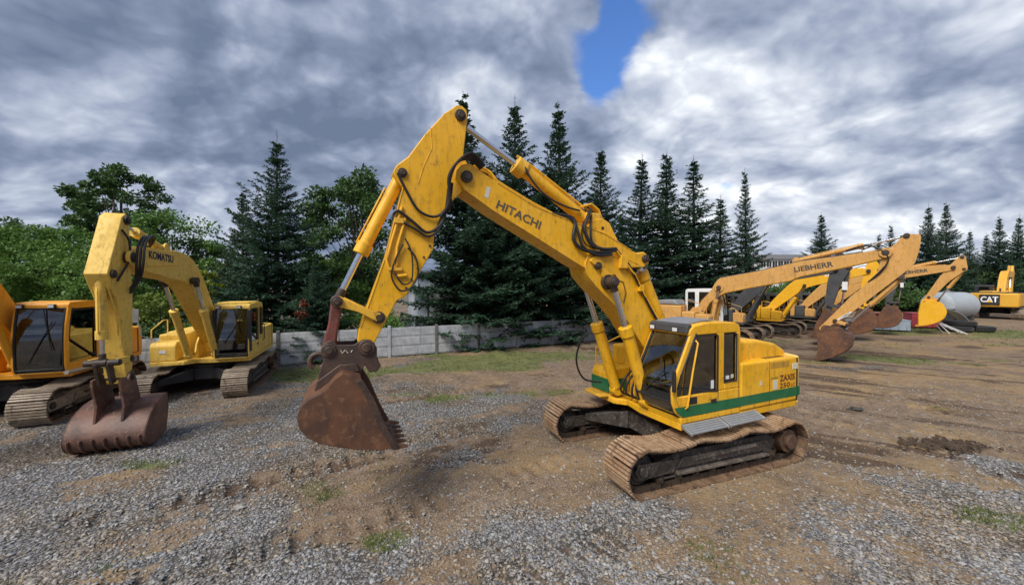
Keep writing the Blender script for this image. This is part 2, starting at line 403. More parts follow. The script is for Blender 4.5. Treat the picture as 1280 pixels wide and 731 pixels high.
    s=MB(); s.box(-.35,.35,y0+.08,y0+.26,1.3,1.78); s.box(-.35,.30,y1-.25,y1-.12,1.3,1.74); s.cyl((.28,y0+.17,1.76),(.33,y0+.17,1.98),.022,8); s.cyl((.26,y1-.18,1.72),(.31,y1-.18,1.96),.022,8)
    s.box(.72,.88,y0+.09,y0+.2,1.3,2.0); s.cyl((.7,y1-.45,1.26),(.62,y1-.45,1.75),.02,8); s.cyl((.7,y1-.6,1.26),(.62,y1-.6,1.75),.02,8)
    s.each('control_console',GREYD,body,.015,sc=sc)
    s=MB(); s.box(-.55,1.0,y0+.065,y1-.065,1.25,1.29); s.box(-.5,.95,y0+.065,y0+.085,1.29,zl-.01); s.box(-.5,.95,y1-.085,y1-.065,1.29,zl-.01); s.box(-.555,-.535,y0+.065,y1-.065,1.25,1.78); s.box(-.5,.7,y0+.065,y1-.065,2.735,2.755)
    s.each('interior_trim',GREYD,body,.004,sc=sc)
    # door furniture on the left side
    s=MB(); s.cyl((.12,y1+.02,1.50),(.12,y1+.02,1.52),.01,6); s.box(.10,.24,y1,y1+.025,1.44,1.50); s.build('door_handle',RUB,body,.006,sc=sc)
    s=MB()
    if P.get('rail',1): s.tube([(.92,y1+.0,1.40),(.92,y1+.05,1.45),(.80,y1+.06,2.1),(.66,y1+.05,2.62),(.66,y1,2.66)],.017,8)
    else: s.tube([(-.58,y1,1.5),(-.58,y1+.05,1.55),(-.58,y1+.05,2.1),(-.58,y1,2.15)],.015,8)
    s.build('grab_rail',paintm if P.get('railpaint',1) else blk,body,sc=sc)
    s=MB(); s.tube([(fr[2][0]+.01,y0+.3,fr[2][1]+.06),(fr[4][0]+.02,y1-.25,fr[4][1]+.05)],.010,6); s.tube([(fr[2][0]+.03,y1-.25,fr[2][1]+.35),(fr[5][0]+.03,y1-.45,fr[5][1])],.012,6)
    s.each('wiper',RUB,body,sc=sc)
    # door seams
    s=MB()
    for x in(.03,-.56): s.box(x-.004,x+.004,y1-.003,y1+.0035,1.30,2.72)
    s.each('door_seam',RUB,body,sc=sc)
    x0=C['roof'][1][0]
    for y in (y0+.12,y1-.3):
        s=MB(); s.box(x0-.03,x0+.07,y-.07,y+.07,2.80,2.90); l=s.build('work_lamp',RUB,body,.015,sc=sc)
        MB().box(x0+.071,x0+.08,y-.055,y+.055,2.815,2.885).build('lens',LAMP,l,sc=sc)
    if P.get('mirror'):
        s=MB(); s.tube([(fr[4][0],y1-.01,fr[4][1]),(fr[4][0]+.15,y1+.06,fr[4][1]+.05)],.012,6); s.box(fr[4][0]+.10,fr[4][0]+.14,y1+.03,y1+.10,fr[4][1]-.28,fr[4][1]+.1); s.build('mirror',RUB,body,.02,sc=sc)
    return body
def house(root,P,sc=1.,rot=None):
    """slewing platform, covers and counterweight behind the cab"""
    p=P['paint']; tl=P.get('tail',2.75); zt=P.get('hz',2.12)
    m=MB(); m.prismz([(1.02,1.36),(1.02,.30),(.9,-.2),(1.10,-.45),(1.10,-1.34),(-tl+.35,-1.34),(-tl+.35,1.34),(.9,1.34)],1.00,1.13)
    m.build('platform',P.get('deck',p),root,.015,sc=sc,rot=rot)
    cw=[(-tl+P.get('cws',.58),1.36)]
    for k in range(9):
        a=-1+2*k/8; cw.append((-tl+.0+.16*a*a+.10*(abs(a)**6),1.345-(k/8)*2.69))
    cw.append((-tl+P.get('cws',.58),-1.36))
    m=MB(); m.prismz(cw,1.05,zt); c=m.build('counterweight',P.get('cwmat',p),root,.11,sc=sc,seg=4,rot=rot)
    # left covers
    m=MB(); m.box(-tl+P.get('cws',.58)+.02,-.64,.66,1.36,1.135,zt-.01); o=m.build('engine_cover',p,root,.05,sc=sc,seg=3,rot=rot)
    s=MB()
    for x in (-1.56,): s.box(x-.005,x+.005,1.355,1.3635,1.16,zt-.05)
    s.box(-tl+P.get('cws',.58)+.005,-tl+P.get('cws',.58)+.02,1.30,1.3635,1.15,zt-.04)
    s.each('door_gap',RUB,o,sc=sc)
    s=MB()
    for k in range(7): s.box(-2.25+.10*k,-2.20+.10*k,.95,1.25,zt-.012,zt-.004)
    s.each('vent_slot',RUB,o,sc=sc)
    # middle: engine hood, right covers
    m=MB(); m.box(-tl+P.get('cws',.58)+.02,-.55,-.62,.655,1.135,zt-.03); m.build('engine_deck',p,root,.03,sc=sc,rot=rot)
    hood=P.get('hood')
    if hood:
        m=MB(); m.prism(hood,-.58,P.get('hoody',.92)); h=m.build('engine_hood',p,root,.07,sc=sc,seg=4,rot=rot)
        (xa_,za_),(xb_,zb_)=hood[-3],hood[-2]; s=MB()
        for k in range(8):
            y=.18+.085*k; q=[(xa_+(xb_-xa_)*t,za_+(zb_-za_)*t) for t in(.22,.72)]
            s.hexa([(q[0][0],y,q[0][1]-.01),(q[1][0],y,q[1][1]-.01),(q[1][0],y+.04,q[1][1]-.01),(q[0][0],y+.04,q[0][1]-.01),(q[0][0]-.004,y,q[0][1]+.006),(q[1][0]-.004,y,q[1][1]+.006),(q[1][0]-.004,y+.04,q[1][1]+.006),(q[0][0]-.004,y+.04,q[0][1]+.006)])
        s.each('hood_louvre',RUB,h,sc=sc)
    m=MB(); m.box(-tl+P.get('cws',.58)+.02,-.20,-1.36,-.63,1.135,zt-.02); m.build('pump_cover',p,root,.05,sc=sc,seg=3,rot=rot)
    m=MB(); m.box(-.18,.42,-1.36,-.62,1.135,P.get('tankz',1.98)); m.build('fuel_tank',P.get('tankpaint',p),root,.06,sc=sc,seg=3,rot=rot)
    m=MB(); m.prism([(.44,1.135),(1.05,1.135),(1.06,1.62),(.98,1.74),(.44,1.76)],-1.34,-.66); tb=m.build('tool_box',p,root,.04,sc=sc,seg=3,rot=rot)
    s=MB(); s.box(1.061,1.066,-1.10,-.92,1.40,1.50); s.build('headlamp',LAMP,tb,sc=sc)
    s=MB(); s.tube([(.95,-1.32,1.7),(.95,-1.32,2.15),(.2,-1.32,2.4),(-.1,-1.32,2.4),(-.1,-1.32,1.9)],.018,8); s.build('handrail',P.get('railmat',p),root,sc=sc,rot=rot)
    m=MB(); m.cyl((-1.9,-.25,zt-.05),(-1.9,-.25,zt+.42),.055,14); m.build('exhaust_pipe',CHAIN,root,sc=sc,rot=rot)
    # boom foot bracket
    m=MB()
    for y in(-.30,.24):
        m.prism([(-.35,1.13),(.62,1.13),(.75,1.35),(.66,1.6),(.25,2.02),(-.02,2.02),(-.25,1.7)],y,y+.06)
    m.each('boom_bracket',p,root,.015,sc=sc,rot=rot)
def ram(root,base,mid,tip,rb,rr,mat,y,rot=None,rodname='cylinder_rod',barname='cylinder_barrel',mid_is_fraction=None):
    """hydraulic ram in the plane y: barrel from base to mid, rod from mid to tip"""
    B=Vector((base[0],y,base[1])); Mi=Vector((mid[0],y,mid[1])); Ti=Vector((tip[0],y,tip[1]))
    d=(Mi-B).normalized()
    m=MB(); m.cyl(B+d*.05,Mi,rb,22); m.cyl(Mi-d*.16,Mi+d*.03,rb*1.22,22); m.cyl(B+Vector((0,-.09,0)),B+Vector((0,.09,0)),rb*1.15,20)
    off=Vector((d.z,0,-d.x))*(rb+.03)
    m.tube([B+d*.3-off,Mi-d*.1-off],.016,6)
    b=m.build(barname,mat,root,.008,rot=rot)
    d2=(Ti-Mi).normalized(); L=(Ti-Mi).length
    m=MB(); m.cyl(Mi-d*.02,Ti-d2*.08,rr,20); m.build(rodname,CHROME,root,rot=rot)
    m=MB(); m.cyl(Ti+Vector((0,-.085,0)),Ti+Vector((0,.085,0)),rr*1.9,20); m.cyl(Ti-d2*.2,Ti-d2*.05,rr*1.35,16); m.build('rod_eye',CHAIN,root,.006,rot=rot)
def pin(m,p,y,r=.09,w=.05): m.cyl((p[0],-y-w,p[1]),(p[0],y+w,p[1]),r,20); m.cyl((p[0],-y-w-.02,p[1]),(p[0],y+w+.02,p[1]),r*.6,16)
def hose(root,pts,r=.022,rot=None,n=8):
    MB().tube(bez(pts,n),r,8).build('hydraulic_hose',HOSE,root,rot=rot)
def pipe(root,pts,r=.02,mat=None,rot=None):
    MB().tube([Vector(p) for p in pts],r,8).build('steel_pipe',mat or Y_HIT,root,rot=rot)
def bucket(root,ck,open0,open1,w,mat,teeth=5,rot=None,inner=None,ribs=True,name='bucket',tl=.2,ears=None):
    """ck: cheek outline in xz running from the hinge side edge along the mouth to the lip and round the back.
    ck[0..open0] is the mouth edge, ck[open0] the lip, then the shell to the end."""
    h=w/2; m=MB()
    for s in(1,-1):
        m.prism(ck,s*h-(.03 if s>0 else 0),s*h+(0 if s>0 else .03))
    shell=ck[open0:]+[ck[0]]
    # wrapped plate with thickness
    cx=sum(p[0] for p in ck)/len(ck); cz=sum(p[1] for p in ck)/len(ck)
    out=shell; inn=[]
    for i,(x,z) in enumerate(out):
        a=out[max(i-1,0)]; b=out[min(i+1,len(out)-1)]
        tx,tz=b[0]-a[0],b[1]-a[1]; q=math.hypot(tx,tz) or 1; nx,nz=-tz/q,tx/q
        if (cx-x)*nx+(cz-z)*nz<0: nx,nz=-nx,-nz
        inn.append((x+nx*.035,z+nz*.035))
    k=len(out); vs=[]
    for y in(-h+.001,h-.001): vs+=[(x,y,z) for x,z in out]+[(x,y,z) for x,z in inn]
    fs=[]
    for i in range(k-1):
        fs+=[(i,i+1,2*k+i+1,2*k+i),(k+i,2*k+k+i,2*k+k+i+1,k+i+1)]
    fs+=[(0,2*k,3*k,k),(k-1,2*k-1,4*k-1,3*k-1)]
    m.add(vs,fs)
    # hard wearing strips over the heel and side edge bars
    if ribs:
        for j in range(7):
            y=-h+w*(j+.5)/7
            a=[(x-(cx-x)/max(.3,math.hypot(cx-x,cz-z))*.012,z-(cz-z)/max(.3,math.hypot(cx-x,cz-z))*.012) for x,z in shell[2:len(shell)*5//9+(2 if mat is BUCK_R else 0)]]
            m.tube([(x,y,z) for x,z in a],.03,6)
    bk=m.build(name,mat,root,.006,rot=rot,smooth=28)
    lip=ck[open0]; pr=next((q for q in ck[open0+1:] if math.hypot(q[0]-lip[0],q[1]-lip[1])>.28),ck[open0+1]); dx,dz=lip[0]-pr[0],lip[1]-pr[1]; q=math.hypot(dx,dz); dx/=q; dz/=q; nx,nz=-dz,dx
    for j in range(teeth):
        y=-h+.08+(w-.16)*j/(teeth-1); t=MB(); hw=.05
        bx,bz=lip[0]-dx*.06,lip[1]-dz*.06; ex,ez=lip[0]+dx*tl,lip[1]+dz*tl
        t.hexa([(bx-nx*.045,y-hw,bz-nz*.045),(bx+nx*.045,y-hw,bz+nz*.045),(bx+nx*.045,y+hw,bz+nz*.045),(bx-nx*.045,y+hw,bz-nz*.045),
                (ex-nx*.012,y-hw*.6,ez-nz*.012),(ex+nx*.012,y-hw*.6,ez+nz*.012),(ex+nx*.012,y+hw*.6,ez+nz*.012),(ex-nx*.012,y+hw*.6,ez-nz*.012)])
        t.build('tooth',mat,bk,.005)
    return bk
GB=[(.10,-.16),(.7,-.14),(1.45,.0),(1.42,.10),(1.30,.36),(1.08,.66),(.78,.88),(.42,.94),(.10,.80),(-.12,.50),(-.14,.12)]
def smooth_back(pts,i0,n=4):
    b=[tuple(v)[:2] for v in bez([(x,z,0) for x,z in pts[i0:]],n)]
    return list(pts[:i0])+b
GB=smooth_back(GB,2,3)
GBK=smooth_back([(.66,-.38),(1.05,-.34),(1.52,-.12),(1.56,.12),(1.54,.40),(1.45,.66),(1.28,.80),(1.08,.80),(.88,.64),(.72,.38),(.64,.0)],2,3)
def gen_bucket(root,pinp,ang,w,mat,s=1.,teeth=5,rot=None,flip=1,tl=.16):
    c,sn=math.cos(ang),math.sin(ang)
    low=mat is BUCK_R
    pts=[(pinp[0]+s*(u*c-flip*v*sn),pinp[1]+s*(u*sn+flip*v*c)) for u,v in (GBK if low else GB)]
    b=bucket(root,pts,2,0,w,mat,teeth,rot,tl=tl)
    m=MB(); hs=[(pinp[0]+s*(u*c-flip*v*sn),pinp[1]+s*(u*sn+flip*v*c)) for u,v in ([(-.12,-.10),(.12,-.14),(.72,-.20),(.76,.2),(.92,.60),(.80,.58),(.50,.44),(-.02,.46),(-.14,.42),(-.12,.28),(.02,.16),(-.10,.06)] if low else [(-.14,-.12),(.16,-.14),(.34,.1),(.2,.75),(.0,.78),(-.16,.5),(-.28,.42),(-.30,.24),(-.16,.10)])]
    for y in(-.26,.20): m.prism(hs,y,y+.05)
    m.each('bucket_ear',mat,b,.008)
    return b
def offset_poly(path,hw):
    L=[];R=[]
    for i,(x,z) in enumerate(path):
        a=path[max(i-1,0)]; b=path[min(i+1,len(path)-1)]; tx,tz=b[0]-a[0],b[1]-a[1]; q=math.hypot(tx,tz); nx,nz=-tz/q,tx/q
        L.append((x+nx*hw[i],z+nz*hw[i])); R.append((x-nx*hw[i],z-nz*hw[i]))
    return L+R[::-1]
def rounded(c,r,a0,a1,n=7): return [(c[0]+r*math.cos(a0+(a1-a0)*k/n),c[1]+r*math.sin(a0+(a1-a0)*k/n)) for k in range(n+1)]
def digging_gear(root,P,rot=None):
    """one-piece boom, stick, rams, links, hoses and bucket from joint positions (metres, machine frame)"""
    J=P['J']; p=P['paint']; ap=P.get('armpaint',p); s=P.get('gs',1.); yb=.26*s; ya=.19*s
    F,K,Q=J['foot'],J['knee'],J['tip']
    if 'boom' in P: bp=P['boom']
    else:
        # smooth path foot-knee-tip
        pts=[tuple(v)[:2] for v in bez([(F[0],F[1],0),((F[0]*.5+K[0]*.5)-.10*s,(F[1]*.5+K[1]*.5)+.02,0),(K[0],K[1],0),((K[0]+Q[0])/2,(K[1]+Q[1])/2+.06,0),(Q[0],Q[1],0)],5)]
        n=len(pts)-1; hw=[]
        for i in range(n+1):
            u=i/n; hw.append((.17+.25*math.sin(PI*min(1,u*1.0))**.8 if u<.5 else .17+.25*math.sin(PI*u)**.9)*s)
        bp=offset_poly(pts,hw)
    m=MB(); m.prism(bp,-yb,yb); bo=m.build('boom',p,root,.014,rot=rot)
    m=MB(); pin(m,F,yb,.11*s); pin(m,Q,yb+.03,.12*s,.06); m.each('boom_pin',CHAIN,root,.008,rot=rot)
    A,T,B=J['end'],J['top'],J['bcyl']
    if 'arm' in P: apl=P['arm']
    else:
        d=Vector((A[0]-Q[0],A[1]-Q[1])); d.normalize(); nrm=Vector((-d.y,d.x))
        if nrm.dot(Vector((B[0]-Q[0],B[1]-Q[1])))<0: nrm=-nrm
        q=Vector(Q);a=Vector(A);t=Vector(T);b=Vector(B)
        def V(v): return (v.x,v.y)
        ut=(t-q).normalized(); ub=(b-q).normalized()
        apl=[V(q-nrm*.20*s-d*.1),V(t-nrm*.14*s),V(t+ut*.16*s),V(t+nrm*.15*s+ut*.06),V(b-d*.18*s+nrm*.08*s),V(b+nrm*.16*s),V(b+d*.22*s+nrm*.05*s),V(q+d*1.0+nrm*.30*s),V(a-d*.3+nrm*.14*s),V(a+d*.14*s+nrm*.06*s),V(a+d*.14*s-nrm*.06*s),V(a-d*.3-nrm*.16*s),V(q+d*.9-nrm*.24*s)]
    m=MB(); m.prism(apl,-ya,ya); ar=m.build('arm',ap,root,.014,rot=rot)
    m=MB(); pin(m,T,ya,.10*s); pin(m,B,ya,.09*s); pin(m,A,ya+.02,.09*s); pin(m,J['link'],ya+.02,.08*s); m.each('arm_pin',CHAIN,root,.008,rot=rot)
    # boom rams
    E=J['eye']; cb=(P.get('cbase') or (1.0*s,1.35*s)); v=Vector((E[0]-cb[0],E[1]-cb[1])); mid=(cb[0]+v.x*.62,cb[1]+v.y*.62)
    for y in(yb+.12,-yb-.12): ram(root,cb,mid,E,.10*s,.055*s,P.get('rampaint',p),y,rot)
    m=MB(); m.cyl((E[0],-yb-.2,E[1]),(E[0],yb+.2,E[1]),.07*s,16); m.each('ram_pin',CHAIN,root,rot=rot)
    ab=J['abase']; v=Vector((T[0]-ab[0],T[1]-ab[1])); fr=P.get('afrac',.62)
    ram(root,ab,(ab[0]+v.x*fr,ab[1]+v.y*fr),T,.10*s,.05*s,P.get('rampaint',p),0,rot)
    m=MB(); 
    for y in(-.14,.10): m.cyl((ab[0],y,ab[1]),(ab[0],y+.04,ab[1]),.16*s,18)
    d0=MB
    m.each('ram_bracket',p,root,rot=rot)
    C=J['crank']; v=Vector((C[0]-B[0],C[1]-B[1])); fr=P.get('bfrac',.6)
    ram(root,B,(B[0]+v.x*fr,B[1]+v.y*fr),C,.085*s,.045*s,P.get('rampaint',ap),0,rot)
    Lk=J['link']; K2=J['bpin2']
    m=MB()
    for y in(ya+.01,-ya-.06): m.prism(offset_poly([Lk,C],[.075*s,.075*s]),y,y+.05)
    m.each('idler_link',ap,root,.01,rot=rot)
    m=MB()
    for y in (-.13,.07): m.prism(offset_poly([C,K2],[.08*s,.08*s]),y,y+.06)
    pin(m,C,ya+.08,.07*s,.02); m.each('bucket_link',P.get('linkmat',CHAIN),root,.01,rot=rot)
    gen_bucket(root,A,P['bang'],P.get('bw',1.3),P.get('bmat',BUCK),P.get('bs',1.),rot=rot,flip=P.get('bflip',1))
    # pipes along the boom and hoses over the elbow
    if 'boom' not in P:
        for yy in(-.1,.1):
            top=bp[:len(bp)//2]; MB().tube([(x,yy,z+.03) for x,z in top[2:-1]],.018,6).build('steel_pipe',P.get('pipemat',p),root,rot=rot)
    for yy in((.12,.02,-.1) if not P.get('nohose') else ()):
        d=Vector((Q[0]-K[0],Q[1]-K[1])).normalized(); up=Vector((-d.y,d.x))
        a=Vector(Q)-d*.75+up*.32*s; b=Vector(Q)+up*.45*s+d*.12; c=Vector(B)*.55+Vector(Q)*.45
        hose(root,[(a.x,yy+.06,a.y),(b.x-.25*d.x,yb+.08+yy*.4,b.y-.1),(Q[0]+d.x*.24,yb+.10+yy*.4,Q[1]+.02),(c.x,ya+.05+yy*.2,c.y-.15),(c.x+.1*d.x,ya+.02,c.y-.5)],.022,rot)
# ------------------------------------------------------------------ the green striped digger in the middle
def front_excavator():
    R0=.054
    root=empty('excavator',(3.518,8.518,-.02),3.506)
    tag(root,'large yellow excavator with green stripe, raised two-piece boom and bucket hanging in mid air','excavator','excavators parked in the yard')
    undercarriage(root,1.295,.70,2.32,.44,TRACK,1.,frame=FRAME)
    P=dict(paint=Y_HIT,cabshape=CURVED,cws=.34,hoody=1.14,tail=2.90,hz=2.13,tankz=2.22,sill=1.64,glass=GLASS,fglass=GLASSC,lglass=GLASSD,mirror=True,
           hood=[(-.66,2.05),(-.70,2.56),(-1.55,2.52),(-2.12,2.41),(-2.48,2.24),(-2.52,2.05)],cwmat=paint('faded_yellow_paint',(.76,.50,.13),dirt=.5,rust=.4,rough=.5))
    house(root,P,rot=R0); cb=cab(root,P,rot=R0)
    # dark hatch and rain guard on the cab roof
    m=MB(); m.prism([(.83,2.90),(.78,2.965),(.30,3.02),(-.02,3.025),(-.02,3.0),(.30,2.995),(.77,2.935)],.40,1.20); h=m.build('roof_hatch',GREYM,cb,.006)
    m=MB(); m.prism([(.86,2.80),(.84,2.93),(.76,2.975),(.72,2.94),(.80,2.80)],.37,1.33); m.build('rain_guard',GREYD,cb,.01)
    # stripe (broken by the door gaps, scuffed at the front)
    m=MB(); m.prism([(-2.53,1.25),(.98,1.25),(1.135,1.35),(1.19,1.45),(-.60,1.44),(-2.53,1.45)],1.362,1.3665); m.build('green_stripe',GREEN,root,rot=R0)
    m=MB(); m.box(-2.635,-2.565,1.335,1.366,1.25,1.45); m.build('green_stripe',GREEN,root,.003,rot=R0)
    m=MB(); m.box(1.045,1.075,-1.33,-.67,1.18,1.50); m.box(.55,1.05,-.66,-.653,1.18,1.5); m.box(.46,1.05,-1.347,-1.34,1.18,1.5); m.build('green_stripe',GREEN,root,.004,rot=R0)
    m=MB(); m.box(.4,1.25,-1.36,-.62,1.12,1.15); m.box(1.06,1.30,-1.30,-.70,1.10,1.135); m.each('front_tread',Y_HIT2,root,.008,rot=R0)
    # writing and plates
    y=1.3655
    l=lettering('Zaxis'.upper()[:1]+'AXIS',(-1.90,y,1.625),(-1,0,0),(0,0,1),.135,.54,TXTR,root,bold=.02); l.rotation_euler.z=R0
    l=lettering('250',(-1.90,y,1.475),(-1,0,0),(0,0,1),.11,.36,TXTR,root,bold=.012); l.rotation_euler.z=R0
    l=lettering('LC',(-2.30,y,1.475),(-1,0,0),(0,0,1),.075,.15,TXTR,root,bold=.012); l.rotation_euler.z=R0
    l=lettering('Landos',(-1.60,y,1.70),(-1,0,0),(0,0,1),.05,.24,GREEN,root,bold=.01); l.rotation_euler.z=R0
    m=MB(); m.box(-1.83,-1.68,y-.004,y,1.47,1.67); m.box(-2.74+.2,-2.36,1.345,1.369,1.85,1.98); m.each('sticker',STICK,root,rot=R0)
    m=MB(); m.box(-2.24,-1.60,y-.006,y-.001,1.93,2.05); m.build('vent_grille',paint('grille_tan',(.50,.27,.03),dirt=.6),root,rot=R0)
    m=MB(); m.box(-1.30,-1.24,y-.004,y,1.60,1.70); m.box(-.40,-.33,y-.004,y+.003,1.86,1.93); m.each('door_plate',STICK,root,rot=R0)
    m=MB(); m.box(.62,.86,y-.004,y+.006,1.47,1.60); m.build('door_latch',RUB,root,.004,rot=R0)
    m=MB(); m.box(.14,.22,1.345,1.349,1.70,1.86); m.box(-.30,-.20,1.345,1.349,1.84,1.91); m.each('window_sticker',WHITEP,cb)
    # two ribbed aluminium treads hung under the cab side
    for x0,x1 in((.02,1.03),(-1.06,-.02)):
        m=MB()
        for k in range(5):
            ya=1.37+.047*k; m.hexa([(x0,ya,1.10-.02*k),(x1,ya,1.10-.02*k),(x1,ya+.036,1.085-.02*k),(x0,ya+.036,1.085-.02*k),(x0,ya,1.125-.02*k),(x1,ya,1.125-.02*k),(x1,ya+.036,1.11-.02*k),(x0,ya+.036,1.11-.02*k)])
        for x in(x0,x1-.03): m.hexa([(x,1.36,1.07),(x+.03,1.36,1.07),(x+.03,1.60,.985),(x,1.60,.985),(x,1.36,1.13),(x+.03,1.36,1.13),(x+.03,1.60,1.035),(x,1.60,1.035)])
        m.build('step_tread',ALU,root,.003,rot=R0)
    # ---- lower boom
    lb=[(-.10,1.62),(.12,1.50),(.34,1.62),(1.37,2.97),(1.69,3.30),(2.15,3.68),(2.36,3.90),(2.42,4.12),(2.36,4.28),(2.20,4.37),(2.05,4.37),(1.75,4.33),(1.46,4.12),(1.17,3.86),(.92,3.48),(.55,2.95),(.10,2.35),(-.12,1.85)]
    m=MB(); m.prism(lb,-.305,.305); b1=m.build('lower_boom',Y_HIT,root,.014,rot=R0)
    def flange(pts,y,r=.014,mat=Y_HIT2): return MB().tube([(x,y,z) for x,z in pts],r,6).build('weld_flange',mat,root,rot=R0)
    flange(lb[3:12],.305); flange(lb[12:17],.300)
    m=MB(); m.prism(rounded((2.17,4.12),.17,PI*.1,PI*1.1)+rounded((1.92,3.95),.14,PI*1.1,PI*2.1),.303,.345); m.build('pivot_plate',Y_HIT,root,.01,rot=R0)
    ub=[(5.00,5.50),(4.99,5.63),(4.90,5.73),(4.74,5.77),(4.58,5.68),(4.24,5.50),(3.52,5.16),(3.08,5.03),(2.55,4.90),(1.92,4.74),(1.25,4.44),(1.06,4.37),(.90,4.42),(.76,4.33),(.76,4.18),(.90,4.09),(1.25,4.08),(1.7,4.00),(2.05,3.92),(2.36,4.03),(2.67,4.18),(3.52,4.61),(4.34,5.02),(4.86,5.33)]
    m=MB(); m.prism(ub,-.262,.262); b2=m.build('upper_boom',Y_HIT,root,.014,rot=R0)
    flange([(4.7,5.30)]+ub[23:18:-1],.262,.012); flange([ub[i] for i in range(5,11)],.262,.012); flange([(2.36,4.60),(1.6,4.33),(1.0,4.13)],.262,.008)
    m=MB(); pin(m,(4.81,5.53),.27,.10,.05); pin(m,(2.15,4.09),.345,.075,.03); pin(m,(.88,4.27),.27,.085,.04); pin(m,(1.92,4.86),.14,.08,.03); pin(m,(.12,1.75),.36,.10,.03); m.each('boom_pin',CHAIN,root,.008,rot=R0)
    m=MB()
    for y_ in(-.19,.14): m.prism([(1.45,4.50),(2.35,4.82),(2.15,5.02),(1.92,5.06),(1.75,4.98)],y_,y_+.05)
    m.each('ram_bracket',Y_HIT,root,.01,rot=R0)
    # ---- arm, traced side plate with the big gusset
    arm=[(5.02,6.68),(4.96,6.74),(4.86,6.74),(4.78,6.68),(4.77,6.55),(4.80,6.28),(4.84,5.93),(4.70,5.62),(4.74,5.42),(5.0,5.16),(5.25,4.80),(5.34,4.56),(5.36,4.30),(5.80,3.53),(5.94,3.46),(6.27,2.83),(6.34,2.66),(6.48,2.66),(6.53,2.86),(6.51,3.01),(6.11,4.16),(5.98,4.70),(5.90,5.02),(5.84,5.26),(5.95,5.38),(5.99,5.50),(5.94,5.60),(5.76,5.76),(5.50,6.15),(5.17,6.56)]
    m=MB(); m.prism(arm,-.20,.20); ar=m.build('arm',Y_HIT,root,.014,rot=R0)
    flange([(5.40,6.28),(5.38,5.95),(5.53,5.60),(5.60,5.35)],.20,.007); flange([(4.97,6.52),(4.86,6.0)],.20,.006); flange([(5.36,5.95),(5.20,5.45)],.20,.005)
    flange([(5.84,5.26),(5.98,4.70),(6.11,4.16),(6.48,3.05)],.20,.010)
    m=MB()
    for (x,z) in [(5.42,4.35),(5.52,4.16),(5.62,3.98),(5.72,3.80),(5.80,3.66)]: m.cyl((x,.2,z),(x,.222,z),.018,8)
    m.each('bolt',CHAIN,ar)
    m=MB(); pin(m,(4.90,6.57),.20,.095,.045); pin(m,(5.85,5.49),.20,.075,.03); pin(m,(6.22,3.20),.22,.095,.05); m.each('arm_pin',CHAIN,root,.008,rot=R0)
    # ---- rams
    for y_ in(.47,-.47): ram(root,(1.02,1.32),(1.57,2.84),(1.91,3.77),.115,.058,Y_HIT,y_,R0)
    m=MB(); m.cyl((1.91,-.56,3.77),(1.91,.60,3.77),.085,20); m.cyl((1.91,.60,3.77),(1.91,.615,3.77),.06,16); m.cyl((1.91,.30,3.77),(1.91,.38,3.77),.15,20); m.cyl((1.91,-.38,3.77),(1.91,-.30,3.77),.15,20); m.each('ram_pin',CHAIN,root,.008,rot=R0)
    ram(root,(-.02,2.55),(.72,3.98),(.88,4.27),.12,.06,Y_HIT,0,R0)
    m=MB(); m.prism([(-.05,2.05),(.25,2.5),(.12,2.65),(-.08,2.66),(-.2,2.5)],-.2,-.13); m.prism([(-.05,2.05),(.25,2.5),(.12,2.65),(-.08,2.66),(-.2,2.5)],.13,.2); m.each('ram_bracket',Y_HIT,root,.01,rot=R0)
    ram(root,(1.92,4.86),(3.72,5.93),(4.90,6.57),.12,.055,Y_HIT,0,R0)
    m=MB(); m.cyl((3.60,-.02,5.86),(3.78,-.02,5.965),.175,20); m.build('ram_head',Y_HIT2,root,.01,rot=R0)
    ram(root,(5.85,5.49),(6.46,4.22),(6.81,3.46),.10,.05,Y_HIT,0,R0)
    # ---- bucket linkage
    m=MB()
    for y_ in(.24,-.29): m.prism(offset_poly([(6.22,3.20),(6.50,3.34),(6.81,3.47)],[.07,.05,.08]),y_,y_+.05)
    m.each('idler_link',Y_HIT2,root,.012,rot=R0)
    m=MB(); m.prism(offset_poly([(6.80,3.50),(6.86,3.1),(6.93,2.74)],[.09,.075,.10]),-.12,.12); m.each('bucket_link',rust_mat('red_rusty_link',(.20,.055,.04),(.13,.045,.035),(.16,.10,.08),rough=.5),root,.03,rot=R0,seg=3)
    m=MB(); pin(m,(6.81,3.46),.30,.085,.03); m.build('link_pin',BUCK_D,root,.01,rot=R0)
    hp=[(6.98,2.85),(6.88,2.89),(6.81,2.81),(6.58,2.80),(6.46,2.87),(6.34,2.86),(6.25,2.74),(6.25,2.57),(6.19,2.45),(6.25,2.36),(6.36,2.36),(6.43,2.48),(6.50,2.32),(6.77,2.38),(7.00,2.22),(7.07,2.36),(6.99,2.59),(7.03,2.76)]
    m=MB()
    for y_ in(.20,-.25): m.prism(hp,y_,y_+.05)
    m.box(6.55,6.95,-.2,.2,2.40,2.62); m.prism([(6.55,2.42),(6.95,2.42),(7.04,2.2),(6.98,2.14),(6.9,2.3),(6.5,2.3)],-.24,.24)
    q=m.build('quick_hitch',BUCK_D,root,.012,rot=R0)
    m=MB(); pin(m,(6.92,2.74),.24,.10,.04); pin(m,(6.40,2.75),.24,.12,.05); m.each('hitch_pin',BUCK_D,q,.012)
    m=MB(); m.tube([(7.03+.11*math.cos(a)+.05,0,2.55+.11*math.sin(a)) for a in [k*PI/8 for k in range(-3,12)]],.04,10); m.build('lifting_hook',BUCK_D,q)
    m=MB(); m.tube([(6.66,.254,2.68),(6.70,.254,2.73),(6.74,.254,2.68),(6.76,.254,2.73)],.007,5); m.tube([(6.60,.254,2.72),(6.62,.254,2.69)],.007,5); m.build('chalk_mark',STICK,q)
